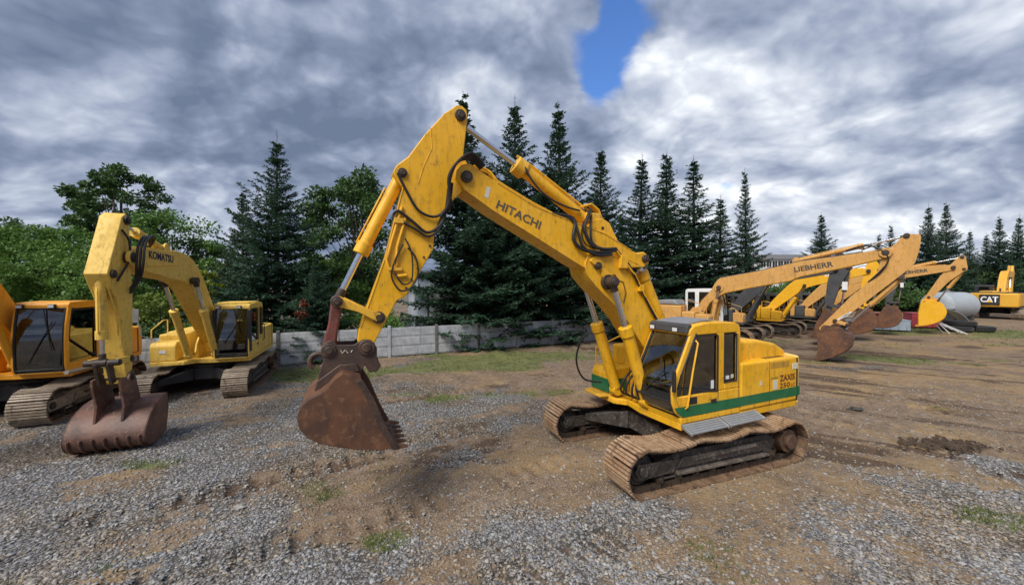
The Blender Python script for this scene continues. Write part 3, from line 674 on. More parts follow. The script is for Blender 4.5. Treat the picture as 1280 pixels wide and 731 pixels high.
    ck=[(6.49,2.36),(6.34,2.08),(6.18,1.66),(5.99,1.27),(6.24,1.28),(6.60,1.355),(6.88,1.45),(7.06,1.53),(7.18,1.62),(7.27,1.75),(7.30,1.90),(7.26,2.04),(7.16,2.14),(7.02,2.20),(6.92,2.28),(6.84,2.38),(6.74,2.45),(6.62,2.42)]
    bk=bucket(root,ck,3,0,1.22,BUCK,6,R0,ribs=False,tl=.16)
    m=MB(); m.prism([(6.50,2.40),(6.55,2.52),(6.78,2.52),(7.08,2.30),(7.12,2.12),(7.0,2.14),(6.85,2.30),(6.7,2.40)],-.30,-.25); m.prism([(6.50,2.40),(6.55,2.52),(6.78,2.52),(7.08,2.30),(7.12,2.12),(7.0,2.14),(6.85,2.30),(6.7,2.40)],.25,.30); m.each('bucket_ear',BUCK_D,bk,.01)
    m=MB(); m.prism([(6.47,2.34),(6.32,2.06),(6.16,1.64),(5.97,1.25),(6.06,1.26),(6.25,1.62),(6.41,2.03),(6.56,2.34)],.61,.632); m.prism([(6.47,2.34),(6.32,2.06),(6.16,1.64),(5.97,1.25),(6.06,1.26),(6.25,1.62),(6.41,2.03),(6.56,2.34)],-.632,-.61); m.each('side_cutter',BUCK_D,bk,.006)
    # ---- hoses and pipes
    H=lambda pts,r=.024: hose(root,pts,r,R0)
    for k,dy in enumerate((0,.05,.10,.14)):
        H([(4.55-.02*k,.24+dy*.3,5.70+.02*k),(4.75,.27+dy,5.83+.02*k),(4.98,.30+dy,5.74),(5.10+.02*k,.30+dy,5.45),(5.10+.01*k,.28+dy*.6,5.18-.04*k),(5.02+.08*k,.23+dy*.2,5.0-.06*k)],.022)
    H([(5.06,.28,5.40),(5.12,.27,5.05),(5.32,.25,4.83),(5.60,.25,4.90),(5.80,.26,5.20),(5.93,.26,5.46)],.022)
    H([(5.12,.27,5.30),(5.20,.25,4.80),(5.45,.25,4.56),(5.70,.25,4.72),(5.92,.25,4.87),(6.0,.22,4.80)],.024)
    H([(5.10,.28,5.2),(5.24,.25,4.70),(5.44,.25,4.50),(5.66,.25,4.60),(5.85,.24,4.70)],.020)
    H([(5.78,.24,4.30),(5.66,.25,4.15),(5.62,.25,3.90),(5.72,.25,3.68),(5.90,.25,3.62),(6.03,.25,3.85),(5.95,.25,4.15),(5.85,.24,4.35)],.014)
    H([(5.82,.24,4.45),(5.72,.26,4.2),(5.72,.26,3.8),(5.86,.26,3.72),(5.98,.25,3.9)],.012)
    # arm-side pipes with clamps
    pipe(root,[(5.86,.225,4.95),(6.02,.225,4.40),(6.10,.225,4.10),(6.06,.225,3.95)],.022,rot=R0); pipe(root,[(5.80,.225,4.80),(5.94,.225,4.30),(5.95,.225,4.0)],.022,rot=R0); pipe(root,[(5.80,.225,3.86),(5.96,.225,3.84)],.03,rot=R0)
    m=MB(); m.box(5.84,5.98,.2,.26,4.68,4.76); m.box(5.86,6.06,.2,.25,3.93,3.98); m.each('pipe_clamp',Y_HIT2,ar,.005)
    # pipes on top and side of the upper boom
    for yy in(.05,.14): pipe(root,[(4.62,yy,5.80),(4.35,yy,5.72),(4.2,yy,5.56),(3.9,yy,5.42),(3.5,yy,5.24),(3.1,yy,5.09),(2.7,yy,5.02)],.024,rot=R0)
    pipe(root,[(4.55,.20,5.78),(4.36,.24,5.66),(4.28,.24,5.52),(3.6,.24,5.20)],.022,rot=R0)
    H([(3.1,.2,5.06),(2.75,.26,5.02),(2.66,.30,4.90),(2.70,.31,4.60),(2.55,.33,4.42),(2.30,.35,4.36),(1.95,.36,4.36),(1.7,.36,4.42)],.034)
    H([(3.0,.2,5.02),(2.70,.28,4.95),(2.60,.33,4.70),(2.50,.35,4.44),(2.20,.37,4.30),(1.85,.38,4.32)],.028)
    H([(2.20,.15,5.22),(2.35,.28,5.05),(2.45,.31,4.80),(2.30,.34,4.50),(2.05,.36,4.42),(1.72,.36,4.44)],.034)
    H([(2.15,.12,5.18),(2.30,.30,4.85),(2.28,.33,4.55),(2.05,.36,4.38)],.022)
    H([(2.45,.28,4.95),(2.50,.29,4.7),(2.40,.3,4.5),(2.2,.32,4.42)],.012)
    H([(3.65,.14,5.88),(3.5,.2,5.60),(3.2,.22,5.35),(2.8,.2,5.22),(2.45,.15,5.18)],.018)
    H([(3.60,.10,5.80),(3.35,.18,5.48),(3.05,.2,5.30)],.016)
    pipe(root,[(3.75,.0,6.12),(3.4,.0,5.95),(2.3,.0,5.32),(2.1,.05,5.2)],.022,rot=R0)
    for k in range(3): pipe(root,[(2.35,.0+.06*k,5.28),(2.15,.06*k,5.34),(1.98,.06*k,5.24),(1.90,.06*k,5.08),(2.05,.06*k,4.98)],.026,rot=R0)
    m=MB(); m.box(1.95,2.3,-.08,.18,4.98,5.16); m.each('valve_block',Y_HIT2,root,.02,rot=R0)
    # pipes down the lower boom
    for k,yy in enumerate((.33,.37)): pipe(root,[(1.72,yy,4.40),(1.52,yy,4.20),(1.24,yy,3.92),(.98,yy,3.50),(.60,yy,2.98),(.15,yy,2.36)],.022,rot=R0)
    H([(1.70,.36,4.40),(1.40,.36,4.12),(1.12,.36,3.72),(.88,.36,3.34),(.62,.36,2.98)],.03)
    m=MB(); m.box(1.45,1.62,.3,.40,4.05,4.32); m.box(1.0,1.12,.3,.39,3.58,3.72); m.each('pipe_clamp',Y_HIT,b1,.008)
    pipe(root,[(1.85,.31,3.90),(1.70,.31,3.92),(1.62,.31,3.80),(1.50,.31,3.78),(1.42,.31,3.55),(1.48,.31,3.35)],.010,CHAIN,rot=R0)
    H([(1.52,-.55,2.70),(1.75,-.75,2.5),(1.85,-.85,2.0),(1.65,-.85,1.55),(1.25,-.7,1.45)],.022)
    for yy in(-.22,-.08,.08,.2): H([(.55,yy,1.95),(.95,yy,1.65),(1.05,yy*1.2,1.35),(.8,yy,1.2)],.024)
    m=MB(); m.box(.45,.85,-.22,.24,1.13,1.45); m.cyl((.6,-.1,1.4),(.6,-.1,1.7),.08,12); m.cyl((.75,.12,1.4),(.75,.12,1.62),.06,12); m.each('valve_block',Y_HIT2,root,.02,rot=R0)
    # maker's name on the boom side and a warning label
    l=lettering('HITACHI',(4.28,.264,5.06),(-.935,0,-.354),(-.354,0,.935),.155,.92,simple('grey_lettering',(.10,.085,.06),.6,0,.3,30,0),root,bold=.02); l.rotation_euler.z=R0
    m=MB(); m.prism([(4.44,5.42),(4.37,5.39),(4.42,5.20),(4.49,5.23)],.262,.266); m.build('warning_label',STICK,root,rot=R0)
    return root
def pose(tip,ang,L,s=1.,foot=(.1,1.75),knee=(2.35,4.15),eye=None,abase=None):
    a=math.radians(ang); d=Vector((math.cos(a),math.sin(a))); n=Vector((-d.y,d.x)); Q=Vector(tip)
    if n.x<0: n=-n
    E=Q+d*L; lk=E-d*.42*s; cr=lk+n*.52*s-d*.02; 
    kn=Vector(knee)
    T2=lambda v:(v.x,v.y)
    return dict(foot=foot,knee=knee,tip=tip,end=T2(E),top=T2(Q-d*.82*s+n*.02),bcyl=T2(Q-d*.12*s+n*.50*s),link=T2(lk),crank=T2(cr),bpin2=T2(E+n*.40*s+d*.04),
                eye=eye or (knee[0]+.05,knee[1]-.20*s),abase=abase or T2(kn*.62+Q*.38+Vector((0,.38*s))))
def generic(loc,yaw,P,label,group='excavators parked in the yard'):
    s=P.get('s',1.)
    root=empty('excavator',loc,yaw); tag(root,label,'excavator',group)
    undercarriage(root,P.get('g',1.19),P.get('sw',.70),P.get('T',2.2),.44,P.get('track',TRACK_G),s,frame=P.get('uframe',BLACKP),fcol=P.get('tframe'))
    house(root,P,s,rot=P.get('rot')); c=cab(root,P,s,rot=P.get('rot'))
    if P.get('arms',True): digging_gear(root,P,rot=P.get('rot'))
    return root,c
HIT=front_excavator()
# Komatsu style digger on the left
K=dict(paint=Y_KOM,tail=2.65,hz=2.0,tankz=1.95,hood=[(-.66,1.95),(-.70,2.25),(-1.75,2.22),(-2.05,2.12),(-2.10,1.95)],s=1.04,glass=GLASS,fglass=GLASSC,lglass=GLASSC,split=2,rail=0,railpaint=0,uframe=BLACKP,
       J=pose((5.76,4.34),-91.5,2.72,1.,knee=(2.55,4.12),eye=(2.62,3.86),abase=(3.7,4.72)),bang=math.radians(-103),bs=.97,bw=1.36,bmat=BUCK_R,bfrac=.72,gs=1.0,cbase=(1.05,1.35),nohose=1,deck=Y_KOM,rampaint=Y_KOM,tframe=FRAME)
K['J']['top']=(5.72,5.18); K['J']['bcyl']=(6.24,3.95)
KOM,kc=generic((-11.037,13.731,-.02),-1.197,K,'pale yellow excavator with worn red-brown bucket on the gravel, second from the left')
lettering('KOMATSU',(4.95,.262,4.38),(-1,0,-.035),(-.035,0,1),.20,1.25,TXTB,KOM,bold=.03)
for k,o_ in enumerate((0,.06,.12)):
    hose(KOM,[(4.75,.20,4.72-.02*k),(5.05,.30+o_,4.86),(5.40,.36+o_,4.86),(5.72,.40+o_,4.62),(5.80,.40+o_,4.2),(5.70,.34+o_*.6,3.85),(5.72,.24,3.62-.05*k)],.026)
hose(KOM,[(5.9,.20,4.95),(5.8,.28,4.7),(5.86,.30,4.3),(5.98,.24,4.0),(6.1,.20,3.8)],.024)
for y_ in(-.10,.12): MB().tube([(6.30,y_,3.85),(6.22,y_,3.6),(6.05,y_*1.2,3.1),(5.98,y_*1.2,2.6)],.018,6).build('steel_pipe',Y_KOM,KOM)
for y_ in(-.262,.262):
    MB().tube([(x,y_,z) for x,z in [(3.2,4.30),(4.4,4.22),(5.4,4.15)]],.010,5).build('weld_flange',Y_HIT2,KOM)
m=MB(); m.cyl((5.76,.262,4.34),(5.76,.33,4.34),.17,24); m.build('pin_boss',Y_KOM,KOM,.01)
m=MB(); m.tube([(-.1,-1.0,2.1),(-.1,-1.0,2.5),(.05,-1.0,2.62),(.2,-1.0,2.5)],.02,6); m.build('lifting_eye',Y_KOM,KOM)
m=MB(); m.box(-.45,.95,.40,1.33,3.085,3.12); m.build('roof_plate',Y_KOM,kc,.02)
# black front frame round the windscreen and black side post
m=MB()
for y in(.39*1.04,1.37*1.04): m.box(1.05,1.235,y-.05,y+.03,1.40,2.86)
m.each('black_window_frame',BLACKP,kc,.01)
m=MB(); m.tube([(1.0,-1.25,1.9),(1.05,-1.6,2.05),(1.05,-1.75,2.9)],.02,8); m.box(1.03,1.07,-1.86,-1.66,2.5,2.95); m.build('mirror',GREYM,KOM,.01)
# orange-yellow digger cut by the left edge
Lp=dict(paint=Y_LEFT,tail=2.7,hz=2.0,s=1.10,rail=0,glass=GLASSD,fglass=GLASSC,lglass=GLASSC,cabshape=dict(front=[(1.16,1.16),(1.20,1.24),(1.22,1.36),(1.22,2.0),(1.18,2.4),(1.10,2.80)],roof=BOXY['roof'],back=-.62),sill=1.36,split=2,uframe=BLACKP,
        J=pose((5.6,4.3),-95,2.8,knee=(2.1,3.9)),bang=math.radians(-112),bs=1.1,track=TRACK_G,gs=.9,cbase=(1.15,1.5),deck=Y_LEFT,tframe=TRACK_G)
LEFT,lc=generic((-14.55,11.22,-.03),-1.19,Lp,'orange-yellow excavator cut off by the left edge, its glazed cab and near crawler showing')
m=MB(); m.tube([(1.33,1.49,1.25),(.3,1.56,1.23),(-.9,1.56,1.2)],.06,8); m.build('guard_rail',paint('worn_rail',(.45,.40,.32),dirt=.7),LEFT)
# ------ row on the right
def poly_flip(p): return p
A_boom=[(.33,2.20),(.26,2.45),(.45,2.85),(.72,3.13),(1.0,3.50),(1.17,3.85),(1.30,4.05),(1.49,4.18),(2.2,4.31),(3.45,4.54),(5.17,4.97),(6.56,5.14),(7.5,5.28),(8.29,5.42),(8.46,5.36),(8.50,5.20),(8.40,5.05),(8.18,4.94),(7.17,4.65),(5.18,4.18),(4.78,3.97),(2.89,3.58),(1.69,3.29),(1.31,3.07),(.92,2.71),(.60,2.10),(.46,2.04)]
A_arm=[(8.80,5.92),(8.88,6.02),(8.99,6.00),(9.32,5.94),(9.33,5.60),(9.28,5.2),(9.18,4.75),(9.04,4.50),(7.2,2.49),(6.6,1.94),(6.10,1.50),(5.97,1.50),(5.94,1.62),(6.55,2.44),(7.1,3.21),(7.43,3.56),(7.99,4.32),(8.12,4.95),(8.30,5.35),(8.55,5.6)]
JA=dict(foot=(.46,2.16),knee=(1.4,3.9),tip=(8.25,5.21),top=(8.90,5.93),bcyl=(8.75,4.05),end=(6.12,1.62),link=(6.55,2.02),crank=(7.0,1.85),bpin2=(6.55,1.50),eye=(1.42,3.62),abase=(5.0,5.02))
PA=dict(paint=Y_LIE,cabpaint=WHITEP,tail=2.7,hz=2.15,tankz=1.85,s=1.2,boom=A_boom,arm=A_arm,J=JA,afrac=.64,bfrac=.55,bang=math.radians(-105),bw=1.35,bmat=BUCK,gs=1.1,cbase=(1.1,1.75),track=TRACK,uframe=GREYD,deck=GREYD,railpaint=0,mirror=True,glass=GLASSC,fglass=GLASSC,T=2.3,g=1.25,cwmat=Y_LIE)
A_bk=[(6.45,1.52),(5.90,1.40),(5.97,.57),(5.80,-.02),(6.20,.12),(6.54,.30),(6.95,.62),(7.18,.89),(7.24,1.18),(7.17,1.40),(7.02,1.50)]
_gb=gen_bucket
def gen_bucket(root,pinp,ang,w,mat,s=1.,teeth=5,rot=None,flip=1,tl=.16):
    if pinp==(6.12,1.62):
        b=bucket(root,A_bk,3,0,w,mat,teeth,rot,tl=.14)
        MB().prism([(5.95,1.38),(6.1,1.78),(6.7,1.75),(7.05,1.48),(6.6,1.40)],-.3,-.24).prism([(5.95,1.38),(6.1,1.78),(6.7,1.75),(7.05,1.48),(6.6,1.40)],.24,.3).each('bucket_ear',mat,b,.01)
        return b
    return _gb(root,pinp,ang,w,mat,s,teeth,rot,flip,tl)
LA,_=generic((11.29,22.92,-.02),math.radians(-45),PA,'tan excavator with long straight boom, white cab and rusty bucket tipped on its teeth')
lettering('LIEBHERR',(4.95,-.288,4.42),(1,0,.155),(-.155,0,1),.26,1.55,TXT,LA,bold=.028)
for y_ in(-.16,0,.16): MB().tube([(x,y_,z+.035) for x,z in A_boom[5:13]],.022,6).build('steel_pipe',GREYD,LA)
for y_ in(-.288,.288):
    MB().tube([(x,y_,z+.06) for x,z in A_boom[16:23]],.012,5).build('weld_flange',Y_HIT2,LA)
for y_ in(-.211,.211):
    MB().tube([(8.9,y_,5.5),(8.6,y_,4.7),(7.5,y_,3.25),(6.5,y_,2.05)],.012,5).build('weld_flange',Y_HIT2,LA)
m=MB(); m.cyl((8.25,-.36,5.21),(8.25,-.29,5.21),.22,24); m.build('pin_boss',Y_LIE,LA,.01)
m=MB(); m.cyl((1.42,-.34,3.62),(1.42,-.29,3.62),.26,24); m.build('pin_boss',Y_LIE,LA,.01)
for k_ in range(2): hose(LA,[(6.9,-.2,5.35+.05*k_),(7.6,-.32,5.55+.06*k_),(8.1,-.36,5.35),(8.35,-.36,4.9),(8.1,-.28,4.4-.08*k_),(7.7,-.22,3.9)],.025)
m=MB()
for k in range(3): m.prism([(6.62+.07*k,2.10+.075*k),(6.67+.07*k,2.06+.075*k),(7.02+.07*k,2.30+.075*k),(6.98+.07*k,2.34+.075*k)],-.216,-.21)
m.each('striped_decal',WHITEP,LA)
m=MB(); m.prism([(-1.9,2.58),(-1.8,2.86),(-.8,2.88),(-.55,2.58)],-1.2,.2); m.build('engine_hood',GREYM,LA,.08,seg=3)
DARKARM=paint('charcoal_paint',(.05,.052,.058),dirt=.35,rust=.1,rough=.55,dirtcol=(.10,.09,.085))
def row(loc,yawd,label,**kw):
    P=dict(paint=Y_LIE,tail=2.7,hz=2.1,track=TRACK_G,uframe=BLACKP,bmat=BUCK,bang=math.radians(-115),bs=1.15,bw=1.4,deck=GREYD,railpaint=0,glass=GLASSC,fglass=GLASSC,hood=[(-.66,2.05),(-.70,2.35),(-1.75,2.32),(-2.05,2.2),(-2.10,2.05)])
    P.update(kw); return generic(loc,math.radians(yawd),P,label)
M3,_=row((16.0,27.1,0),-46,'tan excavator with charcoal boom and wide charcoal arm, right behind the long tan boom',s=1.05,armpaint=DARKARM,rampaint=GREYD,
   J=pose((5.75,4.75),-98,2.75,1.1,foot=(.1,1.8),knee=(2.3,4.3)),gs=1.15,cabpaint=DARKARM,tankpaint=DARKARM,cwmat=DARKARM,boomdark=1)
M3b=[o for o in M3.children if o.name.startswith('boom')][0]; M3b.data.materials[0]=DARKARM
MB().box(6.05,6.30,-.225,-.22,3.45,3.95).each('sticker',WHITEP,M3)
M4,_=row((20.2,29.4,0),-45,'bright yellow excavator with bent yellow boom, between two machines',s=1.05,paint=Y_NEW,rampaint=Y_NEW,deck=Y_NEW,
   J=pose((5.75,4.72),-97,2.75,1.,foot=(.1,1.8),knee=(2.3,3.95)),gs=1.0,tankpaint=Y_NEW,cabpaint=BLACKP)
lettering('KOMATSU',(3.5,-.265,4.35),(1,0,.2),(-.2,0,1),.2,1.3,TXTW,M4,bold=.03)
M6,_=row((25.0,32.2,0),-46,'tan excavator with charcoal arm and small rusty bucket, next to the yellow-bucket machine',s=1.05,armpaint=DARKARM,
   J=pose((5.6,4.65),-97,2.6,1.,foot=(.1,1.8),knee=(2.3,4.0)),tankpaint=DARKARM,cabpaint=DARKARM,rampaint=GREYD)
MB().box(5.95,6.12,-.205,-.2,3.6,3.95).each('sticker',WHITEP,M6)
M5,_=row((28.3,33.5,0),-46,'tan excavator with a clean bright yellow bucket, farthest machine of the right-hand row',s=1.05,
   J=pose((7.35,5.1),-118,3.0,1.05,foot=(.1,1.8),knee=(2.6,4.3)),bmat=Y_NEW,bang=math.radians(-100),bs=1.3,gs=1.1)
lettering('LIEBHERR',(4.6,-.295,4.62),(1,0,.12),(-.12,0,1),.26,1.5,TXT,M5,bold=.025)
# machine seen from behind at the right edge
PC=dict(paint=Y_CAT,tail=3.0,hz=2.25,s=1.3,J=pose((6.0,5.2),-100,2.9,1.1,foot=(.1,1.9),knee=(2.4,4.9)),bang=math.radians(-110),gs=1.2,track=TRACK_G,deck=BLACKP,uframe=BLACKP,cabpaint=BLACKP,bs=1.1,tankz=2.2,
   hood=[(-.66,2.15),(-.70,2.45),(-1.75,2.42),(-2.2,2.3),(-2.3,2.15)])
CATM,_=generic((57.2,43.6,0),math.radians(30),PC,'golden yellow excavator seen from behind at right edge, black decal on its counterweight')
m=MB(); m.box(-3.99,-3.90,-.50,.92,1.62,2.78); m.build('black_decal',BLACKP,CATM)
lettering('CAT',(-3.995,.84,1.90),(0,-1,0),(0,0,1),.66,1.24,TXTW,CATM,bold=.03)
m=MB(); m.add([(-4.003,.40,1.90),(-4.003,.0,1.90),(-4.003,.20,2.2)],[(0,2,1)]); m.build('yellow_triangle',Y_NEW,CATM)
m=MB(); m.box(-3.4,-.9,-1.7,1.7,2.93,3.03); m.build('black_cover',BLACKP,CATM,.02)
# ------------------------------------------------------------------ numpy noise
class VN:
    def __init__(s,seed): s.t=np.random.default_rng(seed).random((256,256))
    def __call__(s,x,y):
        xi=np.floor(x).astype(int); yi=np.floor(y).astype(int); fx=x-xi; fy=y-yi
        fx=fx*fx*(3-2*fx); fy=fy*fy*(3-2*fy); a=xi&255; b=yi&255; a1=(a+1)&255; b1=(b+1)&255
        return (s.t[a,b]*(1-fx)+s.t[a1,b]*fx)*(1-fy)+(s.t[a,b1]*(1-fx)+s.t[a1,b1]*fx)*fy
def fbm(x,y,sc,oc=5,seed=1,g=.5):
    v=0;a=1;t=0
    for k in range(oc):
        n=VN(seed*31+k); v=v+a*n(x*sc*2**k+17.3*k+100,y*sc*2**k+9.1*k+100); t+=a; a*=g
    return v/t
def sst(x,a,b):
    t=np.clip((x-a)/(b-a),0,1); return t*t*(3-2*t)
def blob(x,y,cx,cy,rx,ry,ang=0):
    c,s=math.cos(ang),math.sin(ang); u=(x-cx)*c+(y-cy)*s; v=-(x-cx)*s+(y-cy)*c
    return np.exp(-((u/rx)**2+(v/ry)**2))
def masks(x,y):
    """gravel (0) to soil (1), grass, dark churned mud, ochre clay"""
    n1=fbm(x,y,.26,7,1,.66); n2=fbm(x,y,.8,6,2,.68); n3=fbm(x,y,.45,5,3,.6); n4=fbm(x,y,2.6,4,4,.6)
    side=sst(x+.25*(y-10),-6,9)
    rutl_=0
    soil=sst(n1*.55+n2*.45+.20*(side-.5)+.05*sst(y,9,16)+.45*blob(x,y,-1.5,6.3,3.2,1.0,.3)-.25*blob(x,y,-6,8.5,4.5,2.0)-.20*blob(x,y,-5,5,4,1.6,.2)-.18*blob(x,y,1.0,5.6,2.2,.8)+.12*blob(x,y,13,11,9,5)-.3*blob(x,y,14.5,16.8,3.5,.9,-.2)-.22*blob(x,y,9,5.4,4.5,1.2)-.22*blob(x,y,11,7.4,3,.6,-.4)-.15*blob(x,y,8,6.8,2.5,.8,-.2)-.1*blob(x,y,-3,11,4,2)+.05,.40,.62)
    # stretched ruts along the direction the machines drive
    c,s=math.cos(-.62),math.sin(-.62); u=x*c+y*s; v=-x*s+y*c
    rut=fbm(u*.18,v*1.15,1.0,5,5,.55); rut2=fbm(u*.5,v*4.5,1.0,3,6,.6)
    c2,s2=math.cos(.5),math.sin(.5); ul=x*c2+y*s2; vl=-x*s2+y*c2; rl=fbm(ul*.2,vl*1.3,1.0,5,15,.58); rl2=fbm(ul*.6,vl*5,1.,3,16,.6)
    zl=1-sst(x,3,7)
    zone=sst(x,2.5,6)*sst(y,5.5,8)*(1-sst(x+y,52,70))
    mud=zone*sst(rut,.50,.66)*(.45+.55*sst(rut2,.35,.6))
    mud=mud+.9*blob(x,y,1.5,15.5,2.4,.5,.3)*sst(n2,.4,.6)+1.0*blob(x,y,-1.0,8.2,1.6,.55,.2)*sst(n4,.4,.6)+.3*blob(x,y,10.2,8.6,1.6,.7,-.5)*sst(n2,.35,.6)+.5*sst(n3,.60,.72)*sst(y,6,9)
    mud=mud+.55*blob(x,y,7.3,8.6,2.6,.7,-.4)+.38*zl*sst(rl,.52,.66)*sst(rl2,.4,.6)
    soil=np.clip(soil+.85*zl*sst(rl,.48,.62)*sst(n2,.40,.56),0,1)
    grass=sst(n3*.6+n2*.4+.45*blob(x,y,-2.3,18.3,2.6,1.1,.4)+.34*blob(x,y,.3,18,6,1.6,.4)+.30*blob(x,y,-1.2,12.3,2.6,.7,.1)+.34*blob(x,y,7.3,5.8,1.0,.45)+.36*blob(x,y,8.6,5.2,.8,.4)+.30*blob(x,y,-7.5,7.6,.6,.3)+.38*blob(x,y,-1.75,5.3,.35,.2)+.35*blob(x,y,-8.6,15.5,1.4,2.4,1.1)+.36*blob(x,y,5.2,7.0,1.3,.25,-.4)+.28*blob(x,y,9.5,12,2.6,.6,-.4)+.26*blob(x,y,19,19,6,1.2)+.30*blob(x,y,38,30,9,4)+.14*sst(y,13,20)-.35*zone*sst(rut,.45,.6),.60,.80)
    clay=sst(n2*.5+n1*.5+.25*blob(x,y,-.3,7.6,1.8,.5,.2)+.18*blob(x,y,-5.2,4.9,1.4,.5,.3)+.12*side,.56,.72)
    return soil,np.clip(grass,0,1),np.clip(mud,0,1),clay,rut,rut2,n4
STRIPS=[(5.6,10.4,17,2.6,.30),(6.6,12.2,19,3.9,.32),(8.5,13.6,24,4.5,.32),(10.5,14.2,26,5.6,.32),(-5.5,4.2,1.2,8.0,.30),(-7.4,5.4,-.2,10.2,.30),(-1.2,4.0,2.6,6.3,.28),(-3,12.5,2,15.8,.3),(-5,11.3,-.2,14.2,.3)]
def prints(x,y):
    z=np.zeros_like(x); m_=np.zeros_like(x); nb_=fbm(x,y,.9,4,61)
    for (x0,y0,x1,y1,hw) in STRIPS:
        L=math.hypot(x1-x0,y1-y0); ux,uy=(x1-x0)/L,(y1-y0)/L; s=(x-x0)*ux+(y-y0)*uy; d=-(x-x0)*uy+(y-y0)*ux+.25*np.sin(s*.35)
        k=sst(hw+.06-np.abs(d),0,.12)*sst(s,0,1)*sst(L-s,0,1)*sst(nb_,.36,.54)
        z=z+k*(-.035+.022*np.sign(np.sin(s*2*PI/.34))); z=z+.03*np.exp(-((np.abs(d)-hw-.1)/.08)**2)*sst(s,0,1)*sst(L-s,0,1)*sst(nb_,.4,.55)
        m_=np.maximum(m_,k*(.5+.5*(np.sin(s*2*PI/.34)<0)))
    return z,m_
_masks=masks
def masks(x,y):
    a=list(_masks(x,y)); z,m_=prints(x,y); a[2]=np.clip(a[2]+.55*m_,0,1); a[0]=np.clip(a[0]+.35*m_,0,1); a[1]=a[1]*(1-.7*m_); return tuple(a)
def relief(x,y):
    soil,grass,mud,clay,rut,rut2,n4=masks(x,y)
    z=.10*(fbm(x,y,.35,4,8)-.5)+.05*(n4-.5)-.055*mud-.02*soil+.05*mud*(rut2-.5)+.03*(fbm(x,y,6,3,9)-.5)*(.3+mud)
    z=z+prints(x,y)[0]
    # level pads below the tracks
    for (cx,cy,r) in [(3.5,8.5,3.2),(-11,13.7,3.2),(-14.5,11.2,3.2),(11.3,22.9,3.4),(16,27,3.2),(20.2,29.4,3.2),(25,32.2,3.2),(28.3,33.5,3.2),(56,42.6,3.5)]:
        z=z*(1-.85*np.exp(-(((x-cx)**2+(y-cy)**2)/(r*r))**3))
    far=sst(np.hypot(x,y),60,120)
    return z*(1-far)
def axis(lo,hi,step,ext):
    a=list(np.arange(lo,hi,step)); s=step
    b=[];v=hi
    while v<ext: b.append(v); s*=1.22; v+=s
    b.append(ext); s=step; c=[]; v=lo-step
    while v>-ext: c.append(v); s*=1.22; v-=s
    c.append(-ext); return np.array(c[::-1]+a+b)
def np_mesh(name,co,faces4,mats,parent=None,smooth=True,attrs=None):
    me=bpy.data.meshes.new(name); k=faces4.shape[1]; n=len(faces4)
    me.vertices.add(len(co)); me.vertices.foreach_set('co',np.ascontiguousarray(co,dtype=np.float32).ravel())
    me.loops.add(n*k); me.loops.foreach_set('vertex_index',np.ascontiguousarray(faces4,dtype=np.int32).ravel())
    me.polygons.add(n); me.polygons.foreach_set('loop_start',np.arange(0,n*k,k,dtype=np.int32))
    if smooth: me.polygons.foreach_set('use_smooth',np.ones(n,dtype=bool))
    if attrs:
        for nm,(dom,vals) in attrs.items():
            at=me.attributes.new(nm,'FLOAT_COLOR' if vals.ndim==2 else 'FLOAT',dom)
            at.data.foreach_set('color' if vals.ndim==2 else 'value',np.ascontiguousarray(vals,dtype=np.float32).ravel())
    me.update(calc_edges=True); me.validate()
    for m_ in (mats if isinstance(mats,list) else [mats]): me.materials.append(m_)
    return me
def link(name,me,parent=None):
    o=bpy.data.objects.new(name,me); COL.objects.link(o); o.parent=parent; return o
